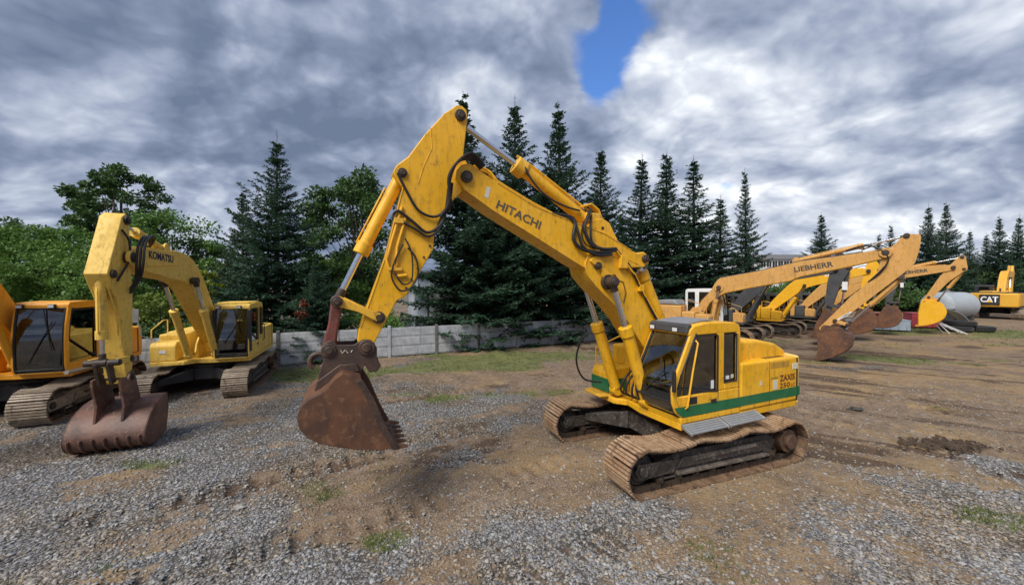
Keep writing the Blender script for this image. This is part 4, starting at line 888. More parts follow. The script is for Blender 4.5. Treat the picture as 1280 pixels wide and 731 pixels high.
# ------------------------------------------------------------------ ground
def ground_mat():
    m,T,b=new_mat('yard_ground'); o=T.coord('Object')
    at=T.n.new('ShaderNodeAttribute'); at.attribute_name='mask'; sp=T.n.new('ShaderNodeSeparateColor'); T.l.new(at.outputs['Color'],sp.inputs[0])
    soil,grass,mud=sp.outputs[0],sp.outputs[1],sp.outputs[2]; clay=at.outputs['Alpha']
    wob=T.noise(o,3,4,.6,out='Color'); ow=T.vec('ADD',o,T.vec('SCALE',wob,None)) if False else o
    v1=T.n.new('ShaderNodeTexVoronoi'); T.sock(v1,'Vector',o); v1.inputs['Scale'].default_value=21
    v2=T.n.new('ShaderNodeTexVoronoi'); T.sock(v2,'Vector',o); v2.inputs['Scale'].default_value=44
    s1=T.n.new('ShaderNodeSeparateColor'); T.l.new(v1.outputs['Color'],s1.inputs[0]); s2=T.n.new('ShaderNodeSeparateColor'); T.l.new(v2.outputs['Color'],s2.inputs[0])
    st=[(0,(.10,.097,.097)),(.25,(.20,.195,.195)),(.6,(.30,.295,.29)),(.82,(.40,.39,.375)),(1,(.34,.275,.20))]
    g1=T.ramp(s1.outputs[0],st); g2=T.ramp(s2.outputs[1],st)
    n5=T.noise(o,5,6,.65); nb=T.noise(o,1.1,5,.6); nf=T.noise(o,60,4,.7)
    grav=T.mix(T.smooth(n5,.42,.6),g1,g2)
    wr=T.noise(o,.42,6,.62,.4); grav=T.mix(T.math('MULTIPLY',T.smooth(wr,.40,.60),.9),grav,T.mix(1.,grav,(1.0,.80,.56,1),'MULTIPLY'))
    dk=T.math('MULTIPLY',T.smooth(v1.outputs['Distance'],.28,.6),.75)
    grav=T.mix(dk,grav,(.035,.032,.03,1))
    sc_=T.ramp(n5,[(.25,(.12,.08,.052)),(.5,(.225,.16,.108)),(.75,(.32,.24,.165))])
    cl=T.ramp(n5,[(.25,(.22,.145,.075)),(.6,(.33,.225,.12)),(.85,(.38,.28,.17))])
    # stones sprinkled in the soil
    spk=T.math('MULTIPLY',T.smooth(s2.outputs[2],.74,.80),T.smooth(v2.outputs['Distance'],.45,.25))
    soilc=T.mix(clay,sc_,cl); soilc=T.mix(T.math('MULTIPLY',spk,.8),soilc,g2)
    edge=T.math('ADD',soil,T.math('MULTIPLY',T.math('SUBTRACT',nf,.5),.7)); edge=T.math('ADD',edge,T.math('MULTIPLY',T.math('SUBTRACT',n5,.5),1.2))
    c=T.mix(T.smooth(edge,.35,.65),grav,soilc)
    mud2=T.math('ADD',mud,T.math('MULTIPLY',T.math('SUBTRACT',n5,.5),1.0)); c=T.mix(T.math('MULTIPLY',T.smooth(mud2,.35,.75),.85),c,T.mix(nf,(.05,.032,.022,1),(.12,.078,.052,1)))
    gr=T.math('ADD',grass,T.math('MULTIPLY',T.math('SUBTRACT',nf,.5),1.3)); gc=T.mix(nf,(.07,.10,.025,1),(.19,.23,.07,1))
    c=T.mix(T.math('MULTIPLY',T.smooth(gr,.55,1.0),.75),c,gc)
    c=T.mix(1.,c,T.ramp(nb,[(.3,.82),(.7,1.14)]),'MULTIPLY')
    T.l.new(c,b.inputs['Base Color']); b.inputs['Roughness'].default_value=.9; b.inputs['Specular IOR Level'].default_value=.25
    h=T.math('ADD',T.math('MULTIPLY',T.math('SUBTRACT',1,v1.outputs['Distance']),.6),T.math('MULTIPLY',n5,.8)); h=T.math('ADD',h,T.math('MULTIPLY',nf,.35))
    h=T.math('ADD',h,T.math('MULTIPLY',s2.outputs[0],.25))
    T.l.new(T.bump(h,.9,.035),b.inputs['Normal']); return m
xs=axis(-16,21,.068,900); ys=axis(2.2,20,.068,900)
X,Y=np.meshgrid(xs,ys,indexing='ij'); nx,ny=X.shape
Z=relief(X,Y); so,gr,mu,cl,_,_,_=masks(X,Y)
idx=np.arange(nx*ny).reshape(nx,ny)
F=np.stack([idx[:-1,:-1],idx[1:,:-1],idx[1:,1:],idx[:-1,1:]],-1).reshape(-1,4)
gm=np_mesh('ground',np.stack([X,Y,Z],-1).reshape(-1,3),F,ground_mat(),attrs={'mask':('POINT',np.stack([so,gr,mu,cl],-1).reshape(-1,4))})
tag(link('ground',gm),kind='structure')
# ------------------------------------------------------------------ loose stones (real geometry) and grass blades
def stones(n,xr,yr,smin,smax,seed,thr=None):
    r=np.random.default_rng(seed)
    u=r.random(n); yy=yr[0]*(yr[1]/yr[0])**u; xx=yy*(r.random(n)*2.9-1.45)
    so,gr,mu,cl,_,_,_=masks(xx,yy); keep=r.random(n)<np.clip((1-so)*.7+.46-.25*gr-.15*mu,.05,1)*np.clip(.45+1.5*(fbm(xx,yy,1.4,4,73)-.3),.15,1)
    xx,yy=xx[keep],yy[keep]; n=len(xx); s=smin*(smax/smin)**(r.random(n)**2.6)
    base=np.array([(1,0,0),(-1,0,0),(0,1,0),(0,-1,0),(0,0,1),(0,0,-1),(.62,.62,.5),(-.62,.62,.45),(-.6,-.6,.5),(.6,-.62,.45)],float)
    tri=np.array([(0,6,4),(6,2,4),(2,7,4),(7,1,4),(1,8,4),(8,3,4),(3,9,4),(9,0,4),(0,2,6),(2,1,7),(1,3,8),(3,0,9)])
    v=base[None]*(1+r.normal(0,.22,(n,10,1)))+r.normal(0,.08,(n,10,3))
    v*=np.stack([1+.5*r.random(n),.75+.35*r.random(n),.42+.35*r.random(n)],-1)[:,None,:]
    a=r.random(n)*2*PI; ca,sa=np.cos(a),np.sin(a); R=np.zeros((n,3,3)); R[:,0,0]=ca;R[:,0,1]=-sa;R[:,1,0]=sa;R[:,1,1]=ca;R[:,2,2]=1
    t=r.normal(0,.35,n); ct,st_=np.cos(t),np.sin(t); Q=np.zeros((n,3,3)); Q[:,0,0]=1;Q[:,1,1]=ct;Q[:,1,2]=-st_;Q[:,2,1]=st_;Q[:,2,2]=ct
    v=np.einsum('nij,nkj->nki',np.einsum('nij,njk->nik',R,Q),v)*(s[:,None,None]*.5)
    z=relief(xx,yy)+s*.08
    v+=np.stack([xx,yy,z],-1)[:,None,:]
    f=(tri[None]+(np.arange(n)*10)[:,None,None]).reshape(-1,3)
    colr=np.repeat(np.clip(np.where(r.random(n)<.55*so[keep],.84+.16*r.random(n),r.random(n)*.72+.6*(fbm(xx,yy,.6,4,71)-.32)+.06),0,1),10)
    return v.reshape(-1,3),f,colr
def stone_mat():
    m,T,b=new_mat('stone'); at=T.n.new('ShaderNodeAttribute'); at.attribute_name='tone'; o=T.coord('Object')
    c=T.ramp(at.outputs['Fac'],[(0,(.095,.095,.10)),(.3,(.19,.19,.20)),(.6,(.285,.285,.295)),(.78,(.40,.395,.39)),(.88,(.30,.25,.18)),(1,(.24,.17,.11))])
    c=T.mix(1.,c,T.ramp(T.noise(o,30,4,.6),[(.3,.7),(.7,1.2)]),'MULTIPLY')
    wr=T.noise(o,.42,6,.62,.4); c=T.mix(T.math('MULTIPLY',T.smooth(wr,.44,.62),.65),c,T.mix(1.,c,(1.0,.82,.60,1),'MULTIPLY'))
    T.l.new(c,b.inputs['Base Color']); b.inputs['Roughness'].default_value=.85; return m
SM=stone_mat()
v,f,t=stones(300000,0,(3.2,15),.012,.062,21)
tag(link('gravel',np_mesh('gravel',v,f,SM,smooth=False,attrs={'tone':('POINT',t)})),'loose grey crushed stone scattered over the yard','gravel',kind='stuff')
def leafmat(name,a,bcol,c3=None,rough=.55,scale=1.2,trans=.25):
    m,T,b=new_mat(name); o=T.coord('Object'); n=T.noise(o,scale,4,.6); n2=T.noise(o,scale*9,3,.6)
    at=T.n.new('ShaderNodeAttribute'); at.attribute_name='tone'
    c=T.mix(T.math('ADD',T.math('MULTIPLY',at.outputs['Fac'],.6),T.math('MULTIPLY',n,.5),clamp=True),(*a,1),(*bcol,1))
    if c3: c=T.mix(T.smooth(n2,.58,.72),c,(*c3,1))
    T.l.new(c,b.inputs['Base Color']); b.inputs['Roughness'].default_value=rough; b.inputs['Specular IOR Level'].default_value=.3
    if trans:
        out=T.n['Material Output']; tl=T.n.new('ShaderNodeBsdfTranslucent'); T.l.new(c,tl.inputs[0]); mx=T.n.new('ShaderNodeMixShader'); mx.inputs[0].default_value=trans
        T.l.new(b.outputs[0],mx.inputs[1]); T.l.new(tl.outputs[0],mx.inputs[2]); T.l.new(mx.outputs[0],out.inputs[0])
    return m
def grass_tufts(n,seed):
    r=np.random.default_rng(seed); u=r.random(n); yy=4*(34/4)**u; xx=yy*(r.random(n)*2.9-1.45)
    so,gr,mu,cl,_,_,_=masks(xx,yy); n4=fbm(xx,yy,3.,3,44)
    keep=(r.random(n)<np.clip((gr-.25)*1.5,0,.9))&(n4>.40); xx,yy=xx[keep],yy[keep]; n=len(xx)
    k=5; xx=np.repeat(xx,k)+r.normal(0,.035,n*k); yy=np.repeat(yy,k)+r.normal(0,.035,n*k); z=relief(xx,yy)
    a=r.random(n*k)*2*PI; h=.02+.075*r.random(n*k)*np.repeat(.4+.8*r.random(n),k); w=.004+.0004*yy
    dx,dy=np.cos(a),np.sin(a); lean=r.random(n*k)*h*.9
    p=np.stack([xx,yy,z-.01],-1); s=np.stack([-dy*w,dx*w,0*w],-1); tip=p+np.stack([dx*lean,dy*lean,h],-1)
    v=np.stack([p-s,p+s,tip],1).reshape(-1,3); f=np.arange(n*k*3).reshape(-1,3); return v,f,np.repeat(r.random(n*k),3)
v,f,t=grass_tufts(110000,5)
tag(link('grass',np_mesh('grass',v,f,leafmat('grass_blades',(.045,.075,.015),(.16,.21,.05),(.20,.17,.08)),smooth=False,attrs={'tone':('POINT',t)})),'short patchy grass sprouting between the stones','grass',kind='stuff')
# ------------------------------------------------------------------ trees
def kites(P,D,L,W,r,flat=.6,tilt=None):
    """leaf shaped quads from points P along directions D"""
    n=len(P); up=np.stack([r.normal(0,flat,n),r.normal(0,flat,n),np.ones(n)],-1)
    S=np.cross(D,up); S/=np.linalg.norm(S,axis=1,keepdims=True)+1e-9
    a=P; b=P+D*(L*.45)[:,None]+S*(W*.5)[:,None]; c=P+D*L[:,None]; d=P+D*(L*.45)[:,None]-S*(W*.5)[:,None]
    return np.stack([a,b,c,d],1).reshape(-1,3)
def fir_mesh(H,R,seed,dens=1.,droop=.10,bare=.02,leaf=1.,ragged=.18):
    r=np.random.default_rng(seed); V=[];tone=[]; limbs=MB()
    limbs.tube([(0,0,-.1),(0,0,H*.5),(0,0,H*.985)],.1,10,radii=[H*.016,H*.009,.012]); limbs.tube([(0,0,H*.97),(0,0,H*1.045)],.012,5,radii=[.014,.005])
    z=H*bare; PV=[];DV=[];LV=[];WV=[];TV=[]
    while z<H*.985:
        u=z/H; n=int(r.integers(6,10)) if u<.9 else 5
        prof=(1-u)**(.80+.35*sst(np.array(u),.5,.9))*(1.0 if u>.12 else .82+1.5*u)
        a0=r.random()*2*PI
        for k in range(n):
            az=a0+2*PI*(k+r.normal(0,.16))/n; L=R*prof*(1+r.normal(0,ragged)+.16*math.sin(az*2+seed+u*9))+.10
            L=max(L,.12); el=math.radians(-8+ 48*u**1.3+r.normal(0,5))
            zz=z+r.normal(0,.10)
            m=max(3,int(L/.14)); t=(np.arange(m)+.5)/m
            ex=math.cos(az);ey=math.sin(az)
            rad=t*L*math.cos(el); hz=zz+t*L*math.sin(el)-droop*L*(t*(1-t))*1.6+.10*L*t**3
            pts=np.stack([rad*ex,rad*ey,hz],-1)
            if L>.9: limbs.tube([tuple(pts[0]*np.array([.1,.1,1])),tuple(pts[m//2]),tuple(pts[-1])],.02,4,cap=False,radii=[.02+.010*L,.012+.005*L,.005])
            for sgn in(-1,1,0):
                q=pts[t>.10] if sgn else pts[-2:]; tt=t[t>.10] if sgn else t[-2:]
                if len(q)==0: continue
                q=q.repeat(2 if sgn else 3,axis=0); tt=tt.repeat(2 if sgn else 3); c_=len(q)
                ang=az+sgn*(np.radians(58)+r.normal(0,.22,c_)); tw=(.16+.50*L*(1-tt)*(.45+tt))*(.75+.5*r.random(c_))*.62 if sgn else np.full(c_,.22)*(.6+.6*r.random(c_))
                tw=np.minimum(tw,.75)
                dz=r.normal(-.08,.20,c_)+.25*u
                d=np.stack([np.cos(ang),np.sin(ang),dz],-1); d/=np.linalg.norm(d,axis=1,keepdims=True)
                # sprays: several needle fans along each twig
                for w_ in (0.,.34,.68):
                    base=q+d*(tw*w_)[:,None]+r.normal(0,.025,(c_,3))
                    d2=d+r.normal(0,.30,(c_,3)); d2/=np.linalg.norm(d2,axis=1,keepdims=True)
                    keep=r.random(c_)<dens
                    PV.append(base[keep]);DV.append(d2[keep]);LV.append((np.clip(tw*.55,.10,.34)*(.8+.5*r.random(c_)))[keep]*leaf);WV.append((.075+.045*r.random(c_))[keep]*leaf*(1.15 if u<.6 else .85))
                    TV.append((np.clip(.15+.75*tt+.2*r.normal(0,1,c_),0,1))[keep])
        z+= (.30+.16*(1-u))*(.8+.4*r.random())*(H/14)**.3
    # leader
    PV.append(np.array([[0,0,H*.94+.04*i] for i in range(12)])); DV.append(np.tile([[.05,.03,1.]],(12,1))); LV.append(np.full(12,.14)); WV.append(np.full(12,.03)); TV.append(np.full(12,.6))
    PV.append(np.array([[.02*math.cos(i*2.4),.02*math.sin(i*2.4),H*(.985+.0035*i)] for i in range(14)])); DV.append(np.array([[.5*math.cos(i*2.4),.5*math.sin(i*2.4),.85] for i in range(14)])); LV.append(np.full(14,.11)); WV.append(np.full(14,.03)); TV.append(np.full(14,.6))
    P,D,L,W,T_=map(np.concatenate,(PV,DV,LV,WV,TV)); v=kites(P,D,L,W,r)
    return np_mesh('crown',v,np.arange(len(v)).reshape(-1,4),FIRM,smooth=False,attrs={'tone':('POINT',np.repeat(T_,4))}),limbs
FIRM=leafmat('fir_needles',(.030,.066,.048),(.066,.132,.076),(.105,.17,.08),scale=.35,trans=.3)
FIRL=leafmat('light_fir_needles',(.035,.065,.038),(.085,.135,.070),scale=.5,trans=.2)
BARK=rust_mat('bark',(.07,.055,.045),(.10,.085,.07),(.045,.035,.03),rough=.85,scale=5)
DEADF=leafmat('dead_foliage',(.16,.05,.03),(.26,.10,.06))
FV=[]
for k,(H,R,kw) in enumerate([(14,3.4,dict(ragged=.2)),(14,3.1,dict(ragged=.26)),(14,3.7,dict(ragged=.22)),(14,2.6,dict(ragged=.28,dens=.9)),(14,2.3,dict(ragged=.3,dens=.85))]):
    me,lb=fir_mesh(H,R,100+k,**kw); t=lb.build('trunk',BARK,None,smooth=60); tm=t.data; bpy.data.objects.remove(t); FV.append((me,tm))
FUSED={}
def dirx(px,Y): return (px-640)/465*Y
def ztop(py,Y): return CAMH+(358.2-py)/465*Y
def fir(px,py,Y,var,label,wid=1.,mat=None,group='fir trees behind the yard',rz=None,z0=0):
    H=ztop(py,Y)-z0; root=empty('fir_tree',(dirx(px,Y),Y,z0),random.uniform(0,6.28) if rz is None else rz); tag(root,label,'fir tree',group)
    s=H/14.7; root.scale=(s*wid,s*wid,s); root.rotation_euler.x=random.uniform(-.025,.025); root.rotation_euler.y=random.uniform(-.025,.025)
    me,tm=FV[var]
    if mat: me=me.copy(); me.materials[0]=mat
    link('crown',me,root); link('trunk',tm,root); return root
def broad_mesh(H,R,seed,zc=.55,leaf=.16,n=9000,clumps=60,airy=.0,low=.12,spread=.42,elong=1.,mat=None):
    r=np.random.default_rng(seed); limbs=MB(); tops=[]
    limbs.tube([(0,0,-.1),(.05*R*.3,0,H*.25),(0,.04*R,H*.55),(.05,0,H*.8)],.1,9,radii=[H*.022,H*.017,H*.011,H*.004])
    C=[]
    for k in range(clumps):
        for _ in range(30):
            p=r.uniform(-1,1,3); q=np.linalg.norm(p)
            if .45<q<1: break
        x,y,zz=p; hz=H*low+(H*(1-low))*(zz*.5+.5)
        wr=R*(1-.35*abs(zz)**2)*(1 if zz>-.3 else .95)
        C.append((x*wr,y*wr,hz))
        if k%2==0:
            b0=H*(.15+.45*r.random())*.9; b0=min(b0,hz*.85)
            limbs.tube([(0,0,b0),(x*wr*.45,y*wr*.45,(b0+hz)/2+.05*H*r.random()),(x*wr*.92,y*wr*.92,hz)],.03,5,cap=False,radii=[.012*H*.5,.007*H*.5,.008])
    C=np.array(C); per=n//clumps; rad=spread*R*(.45+.55*r.random(clumps))*.62
    ci=np.repeat(np.arange(clumps),per); g=r.normal(0,1,(len(ci),3)); g/=np.linalg.norm(g,axis=1,keepdims=True); g*=(r.random(len(ci))**.45)[:,None]
    P=C[ci]+g*rad[ci][:,None]*np.array([1,1,.72*elong]); P[:,2]=np.maximum(P[:,2],.02)
    D=g*.6+r.normal(0,.6,(len(ci),3)); D[:,2]-=.15; D/=np.linalg.norm(D,axis=1,keepdims=True)
    L=leaf*(.7+.7*r.random(len(ci))); v=kites(P,D,L,L*.62,r,1.2)
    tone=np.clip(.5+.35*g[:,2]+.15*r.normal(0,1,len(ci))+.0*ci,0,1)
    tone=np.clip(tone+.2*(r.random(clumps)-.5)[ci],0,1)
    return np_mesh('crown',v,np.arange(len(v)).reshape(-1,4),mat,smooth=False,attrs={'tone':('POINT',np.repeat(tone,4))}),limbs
def broad(px,py,Y,label,R,mat,name='broadleaf_tree',cat='tree',group='leafy trees on the left',z0=0,seed=0,**kw):
    H=ztop(py,Y)-z0; me,lb=broad_mesh(H,R,seed,mat=mat,**kw); root=empty(name,(dirx(px,Y),Y,z0),0); tag(root,label,cat,group)
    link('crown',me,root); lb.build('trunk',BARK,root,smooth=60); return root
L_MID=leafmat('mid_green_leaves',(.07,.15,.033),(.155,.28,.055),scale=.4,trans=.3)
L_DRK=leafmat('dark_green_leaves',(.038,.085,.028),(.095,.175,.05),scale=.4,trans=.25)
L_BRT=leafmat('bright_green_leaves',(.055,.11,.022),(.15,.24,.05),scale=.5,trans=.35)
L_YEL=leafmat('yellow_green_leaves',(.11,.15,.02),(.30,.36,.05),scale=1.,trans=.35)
G='fir trees behind the yard'
fir(585,112,24.5,0,'tall dark fir rising just right of the raised yellow arm tip',1.2)
fir(645,118,25.2,2,'tallest full fir behind the middle of the lettered yellow boom',1.1)
fir(703,126,26.6,0,'tall fir with a narrow top, third along the fence from the raised arm',1.08)
fir(747,182,27.6,1,'shorter fir right of the tall group, behind the kink of the yellow boom',1.15)
fir(797,190,29.5,3,'slim fir just right of the boom kink, first of the spaced-out row',1.4)
fir(832,185,31.2,4,'slim fir above the green-striped cab, second of the spaced-out row',1.5)
fir(868,194,32.5,3,'slim fir above the long tan boom foot, third of the spaced-out row',1.45)
fir(899,243,34.5,4,'small low fir standing between two taller slim firs above the tan boom',1.6)
fir(934,208,36.0,4,'fir left of the white building, last of the spaced-out row',.85)
fir(775,262,26.0,2,'bushy low fir filling the gap behind the boom kink',1.2)
fir(615,200,23.6,2,'wide fir with branches drooping over the concrete fence',1.15)
fir(680,215,25.0,1,'low wide fir leaning over the fence behind the boom rams',1.3)
fir(345,161,21.0,2,'big freestanding fir between the pale yellow excavator and the raised arm',1.1)
fir(303,232,24.0,0,'greyish fir half hidden behind the big freestanding fir',1.0,mat=FIRL)
fir(396,315,18.8,2,'young fir with a dead red-brown side shoot at the fence',1.15)
fir(1027,264,52,1,'lone fir standing just right of the white building',1.15)
fir(1095,290,60,4,'small far fir behind the tip of the long tan boom',1.1)
fir(1113,278,58,4,'small far fir just right of the tan arm top',1.)
fir(1158,252,56,2,'broad tall fir right of the tan arm, left one of a close pair',.9)
fir(1183,250,57,0,'broad tall fir right of the tan arm, right one of a close pair',.95)
fir(1210,285,62,3,'thin grey fir in the gap above the grey tank',1.0,mat=FIRL)
fir(1232,290,64,4,'thin fir behind the golden yellow excavator counterweight',1.2,mat=FIRL)
fir(1248,268,62,0,'dark fir above the golden yellow excavator cover',.9)
fir(1268,266,66,2,'dark fir nearest the right edge of the picture',.9)
m_=leafmat('x',(.1,.1,.1),(.1,.1,.1)); bpy.data.materials.remove(m_)
sh=broad_mesh(1.1,.32,77,leaf=.10,n=900,clumps=10,mat=DEADF); ds=link('dead_shoot',sh[0],None); ds.location=(dirx(377,17.9),17.9,1.9); tag(ds,'rust-red dead branch tip beside the young fir at the fence','dead branch')
broad(152,206,31,'open airy deciduous tree rising above the pale yellow boom',3.3,L_DRK,seed=1,n=15000,clumps=95,low=.40,leaf=.24,spread=.34)
broad(215,262,29,'round leafy tree behind the pale yellow excavator lettering',4.4,L_MID,seed=2,n=16000,clumps=70,low=.05,leaf=.20)
broad(252,292,30,'small leafy tree left of the greyish fir',3.0,L_DRK,seed=3,n=11000,clumps=50,low=.05,leaf=.20)
broad(95,284,27,'dense mid green tree right of the orange-yellow cab roof',3.8,L_MID,seed=4,n=17000,clumps=80,low=.03,leaf=.18)
broad(42,284,28,'dense mid green tree above the orange-yellow cab',4.0,L_MID,seed=5,n=17000,clumps=80,low=.03,leaf=.18)
broad(-15,288,26,'dense mid green tree at the left edge of the picture',4.0,L_MID,seed=6,n=16000,clumps=80,low=.03,leaf=.18)
broad(18,270,38,'dark rounded tree top showing over the green hedge trees',3.6,L_DRK,seed=7,n=10000,clumps=60,low=.3,leaf=.26)
broad(160,300,24,'low dense tree between the two left cabs',3.4,L_MID,seed=8,n=15000,clumps=70,low=.02,leaf=.17)
broad(452,212,29,'big dark deciduous tree behind the yellow bucket ram',4.6,L_DRK,seed=9,n=24000,clumps=100,low=.12,leaf=.24,spread=.38)
broad(412,300,25,'lighter leafy tree between the big fir and the bucket ram',2.6,L_MID,seed=10,n=9000,clumps=50,low=.03,leaf=.18,group='leafy trees on the left')
SG='garden shrubs behind the left machines'
broad(198,366,19.5,'yellow-green glossy shrub left of the pale yellow boom ram',2.4,leafmat('glossy_leaves',(.05,.09,.015),(.17,.24,.035),(.32,.36,.06),scale=.6,trans=.3),'shrub','shrub',SG,seed=11,n=6500,clumps=50,low=.02,leaf=.17,spread=.4)
broad(262,336,20.5,'bright yellow shrub behind the pale yellow excavator cab roof',1.0,L_YEL,'shrub','shrub',SG,seed=12,n=2600,clumps=24,low=.25,leaf=.16)
broad(300,378,19.5,'dark low shrub beside the pale yellow counterweight',1.9,L_DRK,'shrub','shrub',SG,seed=13,n=5000,clumps=40,low=.0,leaf=.15)
broad(150,400,17.5,'dark shrub between the orange-yellow cab and the pale yellow arm',2.2,L_DRK,'shrub','shrub',SG,seed=14,n=6000,clumps=40,low=.0,leaf=.15)
broad(455,385,21.5,'green undergrowth seen between bucket ram and arm',2.4,L_MID,'shrub','shrub',SG,seed=15,n=6000,clumps=50,low=.0,leaf=.15)
RG='scrub behind the right-hand row'
for i,(px,py,Y,R,lab,mt) in enumerate([(965,356,60,4,'scrub in front of the white building',L_DRK),(1010,345,62,5,'scrub right of the white building below the lone fir',L_MID),(1060,352,58,5,'scrub seen under the long tan boom',L_DRK),(1110,350,56,5,'scrub right of the tan arm',L_DRK),(1150,338,60,5,'scrub under the close pair of firs',L_DRK),(1205,330,66,5.5,'scrub above the grey tank',L_DRK),(1245,330,68,5.5,'scrub behind the golden yellow excavator',L_DRK),(1290,320,66,6,'scrub at the right edge of the picture',L_DRK),(820,345,34,4,'dark scrub below the slim firs at the yellow cab',L_DRK),(880,350,38,4.5,'dark scrub behind the white cab',L_DRK),(925,352,42,3.0,'dark scrub behind the charcoal boom',L_DRK)]):
    broad(px,py,Y,lab,R,mt,'bush','bush',RG,seed=40+i,n=7000,clumps=60,low=.0,leaf=.30,spread=.4)
# ------------------------------------------------------------------ concrete fence
def conc_mat():
    m,T,b=new_mat('concrete_panel'); o=T.coord('Object'); n=T.noise(o,2.5,7,.6,.3); n2=T.noise(o,20,5,.6)
    mp=T.n.new('ShaderNodeMapping'); T.sock(mp,'Vector',o); mp.inputs['Scale'].default_value=(5,5,.6); st=T.noise(mp.outputs[0],1.6,5,.65)
    c=T.ramp(n,[(.3,(.33,.345,.365)),(.5,(.44,.455,.475)),(.72,(.55,.56,.57))]); c=T.mix(T.math('MULTIPLY',T.smooth(st,.52,.75),.6),c,(.10,.10,.095,1)); c=T.mix(T.math('MULTIPLY',T.smooth(n2,.55,.7),.3),c,(.15,.14,.12,1))
    T.l.new(c,b.inputs['Base Color']); b.inputs['Roughness'].default_value=.85; T.l.new(T.bump(T.math('ADD',n,n2),.3,.01),b.inputs['Normal']); return m
CONC=conc_mat(); CONC2=rust_mat('dark_concrete',(.13,.12,.11),(.20,.19,.18),(.09,.08,.07),rough=.85,scale=3)
fn=empty('concrete_fence',(0,0,0)); tag(fn,'low grey concrete panel fence running behind the excavators below the firs','fence')
p0=Vector((-17.6,14.1,0)); p1=Vector((11.5,27.9,0)); d=(p1-p0); Lf=d.length; d.normalize(); nb=int(Lf/2.42); step=Lf/nb; nrm=Vector((-d.y,d.x,0))
for k in range(nb+1):
    p=p0+d*step*k; m=MB(); a=.07; hgt=1.58+.04*random.random()
    c=[p+d*sx*a+nrm*sy*a for sx,sy in((-1,-1),(1,-1),(1,1),(-1,1))]
    m.hexa([(q.x,q.y,-.1) for q in c]+[(q.x,q.y,hgt) for q in c]); m.build('fence_post',CONC2 if random.random()<.6 else CONC,fn,.01)
    if k<nb:
        m=MB(); q0=p+d*(a+.005); q1=p+d*(step-a-.005)
        for j in range(3):
            z0=.02+.5*j; z1=z0+.485; t=.028; jt=random.uniform(-.006,.006)
            for (za,zb,tt) in((z0,z1,t),(z0+.06,z1-.06,t+.012)):
                e=[q0-nrm*(tt+jt),q1-nrm*(tt+jt),q1+nrm*t,q0+nrm*t]
                if tt>t: e=[q0+d*.004-nrm*(tt+jt),q1-d*.004-nrm*(tt+jt),q1-d*.004,q0+d*.004]
                m.hexa([(v.x,v.y,za) for v in e]+[(v.x,v.y,zb) for v in e])
        m.build('fence_panel',CONC,fn,.006)
# ------------------------------------------------------------------ buildings
def corr_mat(name,col,sc=28,ax=(1,.5)):
    m,T,b=new_mat(name); o=T.coord('Object'); n=T.noise(o,1.5,5,.6)
    c=T.mix(1.,(*col,1),T.ramp(n,[(.3,.75),(.7,1.1)]),'MULTIPLY'); T.l.new(c,b.inputs['Base Color']); b.inputs['Roughness'].default_value=.5; return m
SHED=corr_mat('pale_sheet_metal',(.56,.62,.72)); 
sd=empty('shed',(-6.55,25.2,0),math.radians(25)); tag(sd,'pale blue-grey sheet metal shed behind the fence under the firs','shed')
m=MB(); pts=[]
w=8.2
for k in range(int(w/.12)):
    x=k*.12; m.hexa([(x,0,0),(x+.12,0,0),(x+.12,3.4,0),(x,3.4,0),(x,0,4.6),(x+.12,0,4.6),(x+.12,3.4,5.2),(x,3.4,5.2)]) if k==0 else m.box(x,x+.07,-.03,0,.0,4.55)
m.box(.12,w,0.001,3.4,0,4.6); m.build('wall',SHED,sd)
m=MB(); m.prism([(-.3,4.6),(w+.3,4.6),(w+.3,4.72),(-.3,4.72)],-.35,3.7); m.build('roof',GREYM,sd)
m=MB(); m.box(.9,2.6,-.075,-.035,.05,3.6); m.build('sliding_door',WHITEP,sd,.01); m=MB(); m.box(.82,.9,-.09,-.03,.0,3.7); m.box(2.6,2.68,-.09,-.03,0,3.7); m.each('door_frame',GREYD,sd)
bd=empty('building',(0,0,0)); tag(bd,'distant white two-storey building with dark window bands behind the firs','building')
Yb=100; xa,xb=dirx(948,Yb),dirx(1003,Yb); m=MB(); m.box(xa,xb,Yb,Yb+14,0,ztop(324,Yb)); m.build('wall',WHITEP,bd)
m=MB(); m.box(xa-.6,xb+.6,Yb-.6,Yb+14.5,ztop(324,Yb),ztop(318.5,Yb)); m.build('roof',GREYM,bd)
nwin=7
for k in range(nwin):
    for zz in (ztop(333,Yb),ztop(347,Yb)):
        x0=xa+.6+(xb-xa-1.0)*k/nwin; m=MB(); m.box(x0,x0+1.25,Yb-.05,Yb-.01,zz-.2,zz+1.35); f_=m.build('window',BLACKP,bd); m=MB(); m.box(x0-.08,x0+1.33,Yb-.08,Yb-.055,zz-.28,zz-.2); m.box(x0+.6,x0+.66,Yb-.08,Yb-.055,zz-.2,zz+1.35); m.build('frame',WHITEP,f_)
# ------------------------------------------------------------------ yard clutter on the right
tk=empty('storage_tank',(48.2,41.0,0),math.radians(12)); tag(tk,'big pale grey cylindrical tank lying on its side left of the golden yellow excavator','tank')
m=MB(); R_=1.45; m.tube([(-2.1,0,1.6),(-2.0,0,1.6),(-1.85,0,1.6),(1.95,0,1.6),(2.1,0,1.6),(2.2,0,1.6)],R_,40,radii=[R_*.55,R_*.86,R_,R_,R_*.86,R_*.55]); m.build('tank_body',paint('tank_grey',(.36,.40,.43),dirt=.4,rust=.1),tk,smooth=50)
m=MB(); m.cyl((-.2,0,3.0),(-.2,0,3.14),.45,24); m.cyl((-.2,0,3.12),(-.2,0,3.28),.14,12); m.build('manhole',GREYM,tk,.01)
for x in(-1.6,1.6): MB().prism([(x-.12,0),(x+.12,0),(x+.12,.6),(x-.12,.6)],-1.1,1.1).build('saddle',GREYD,tk)
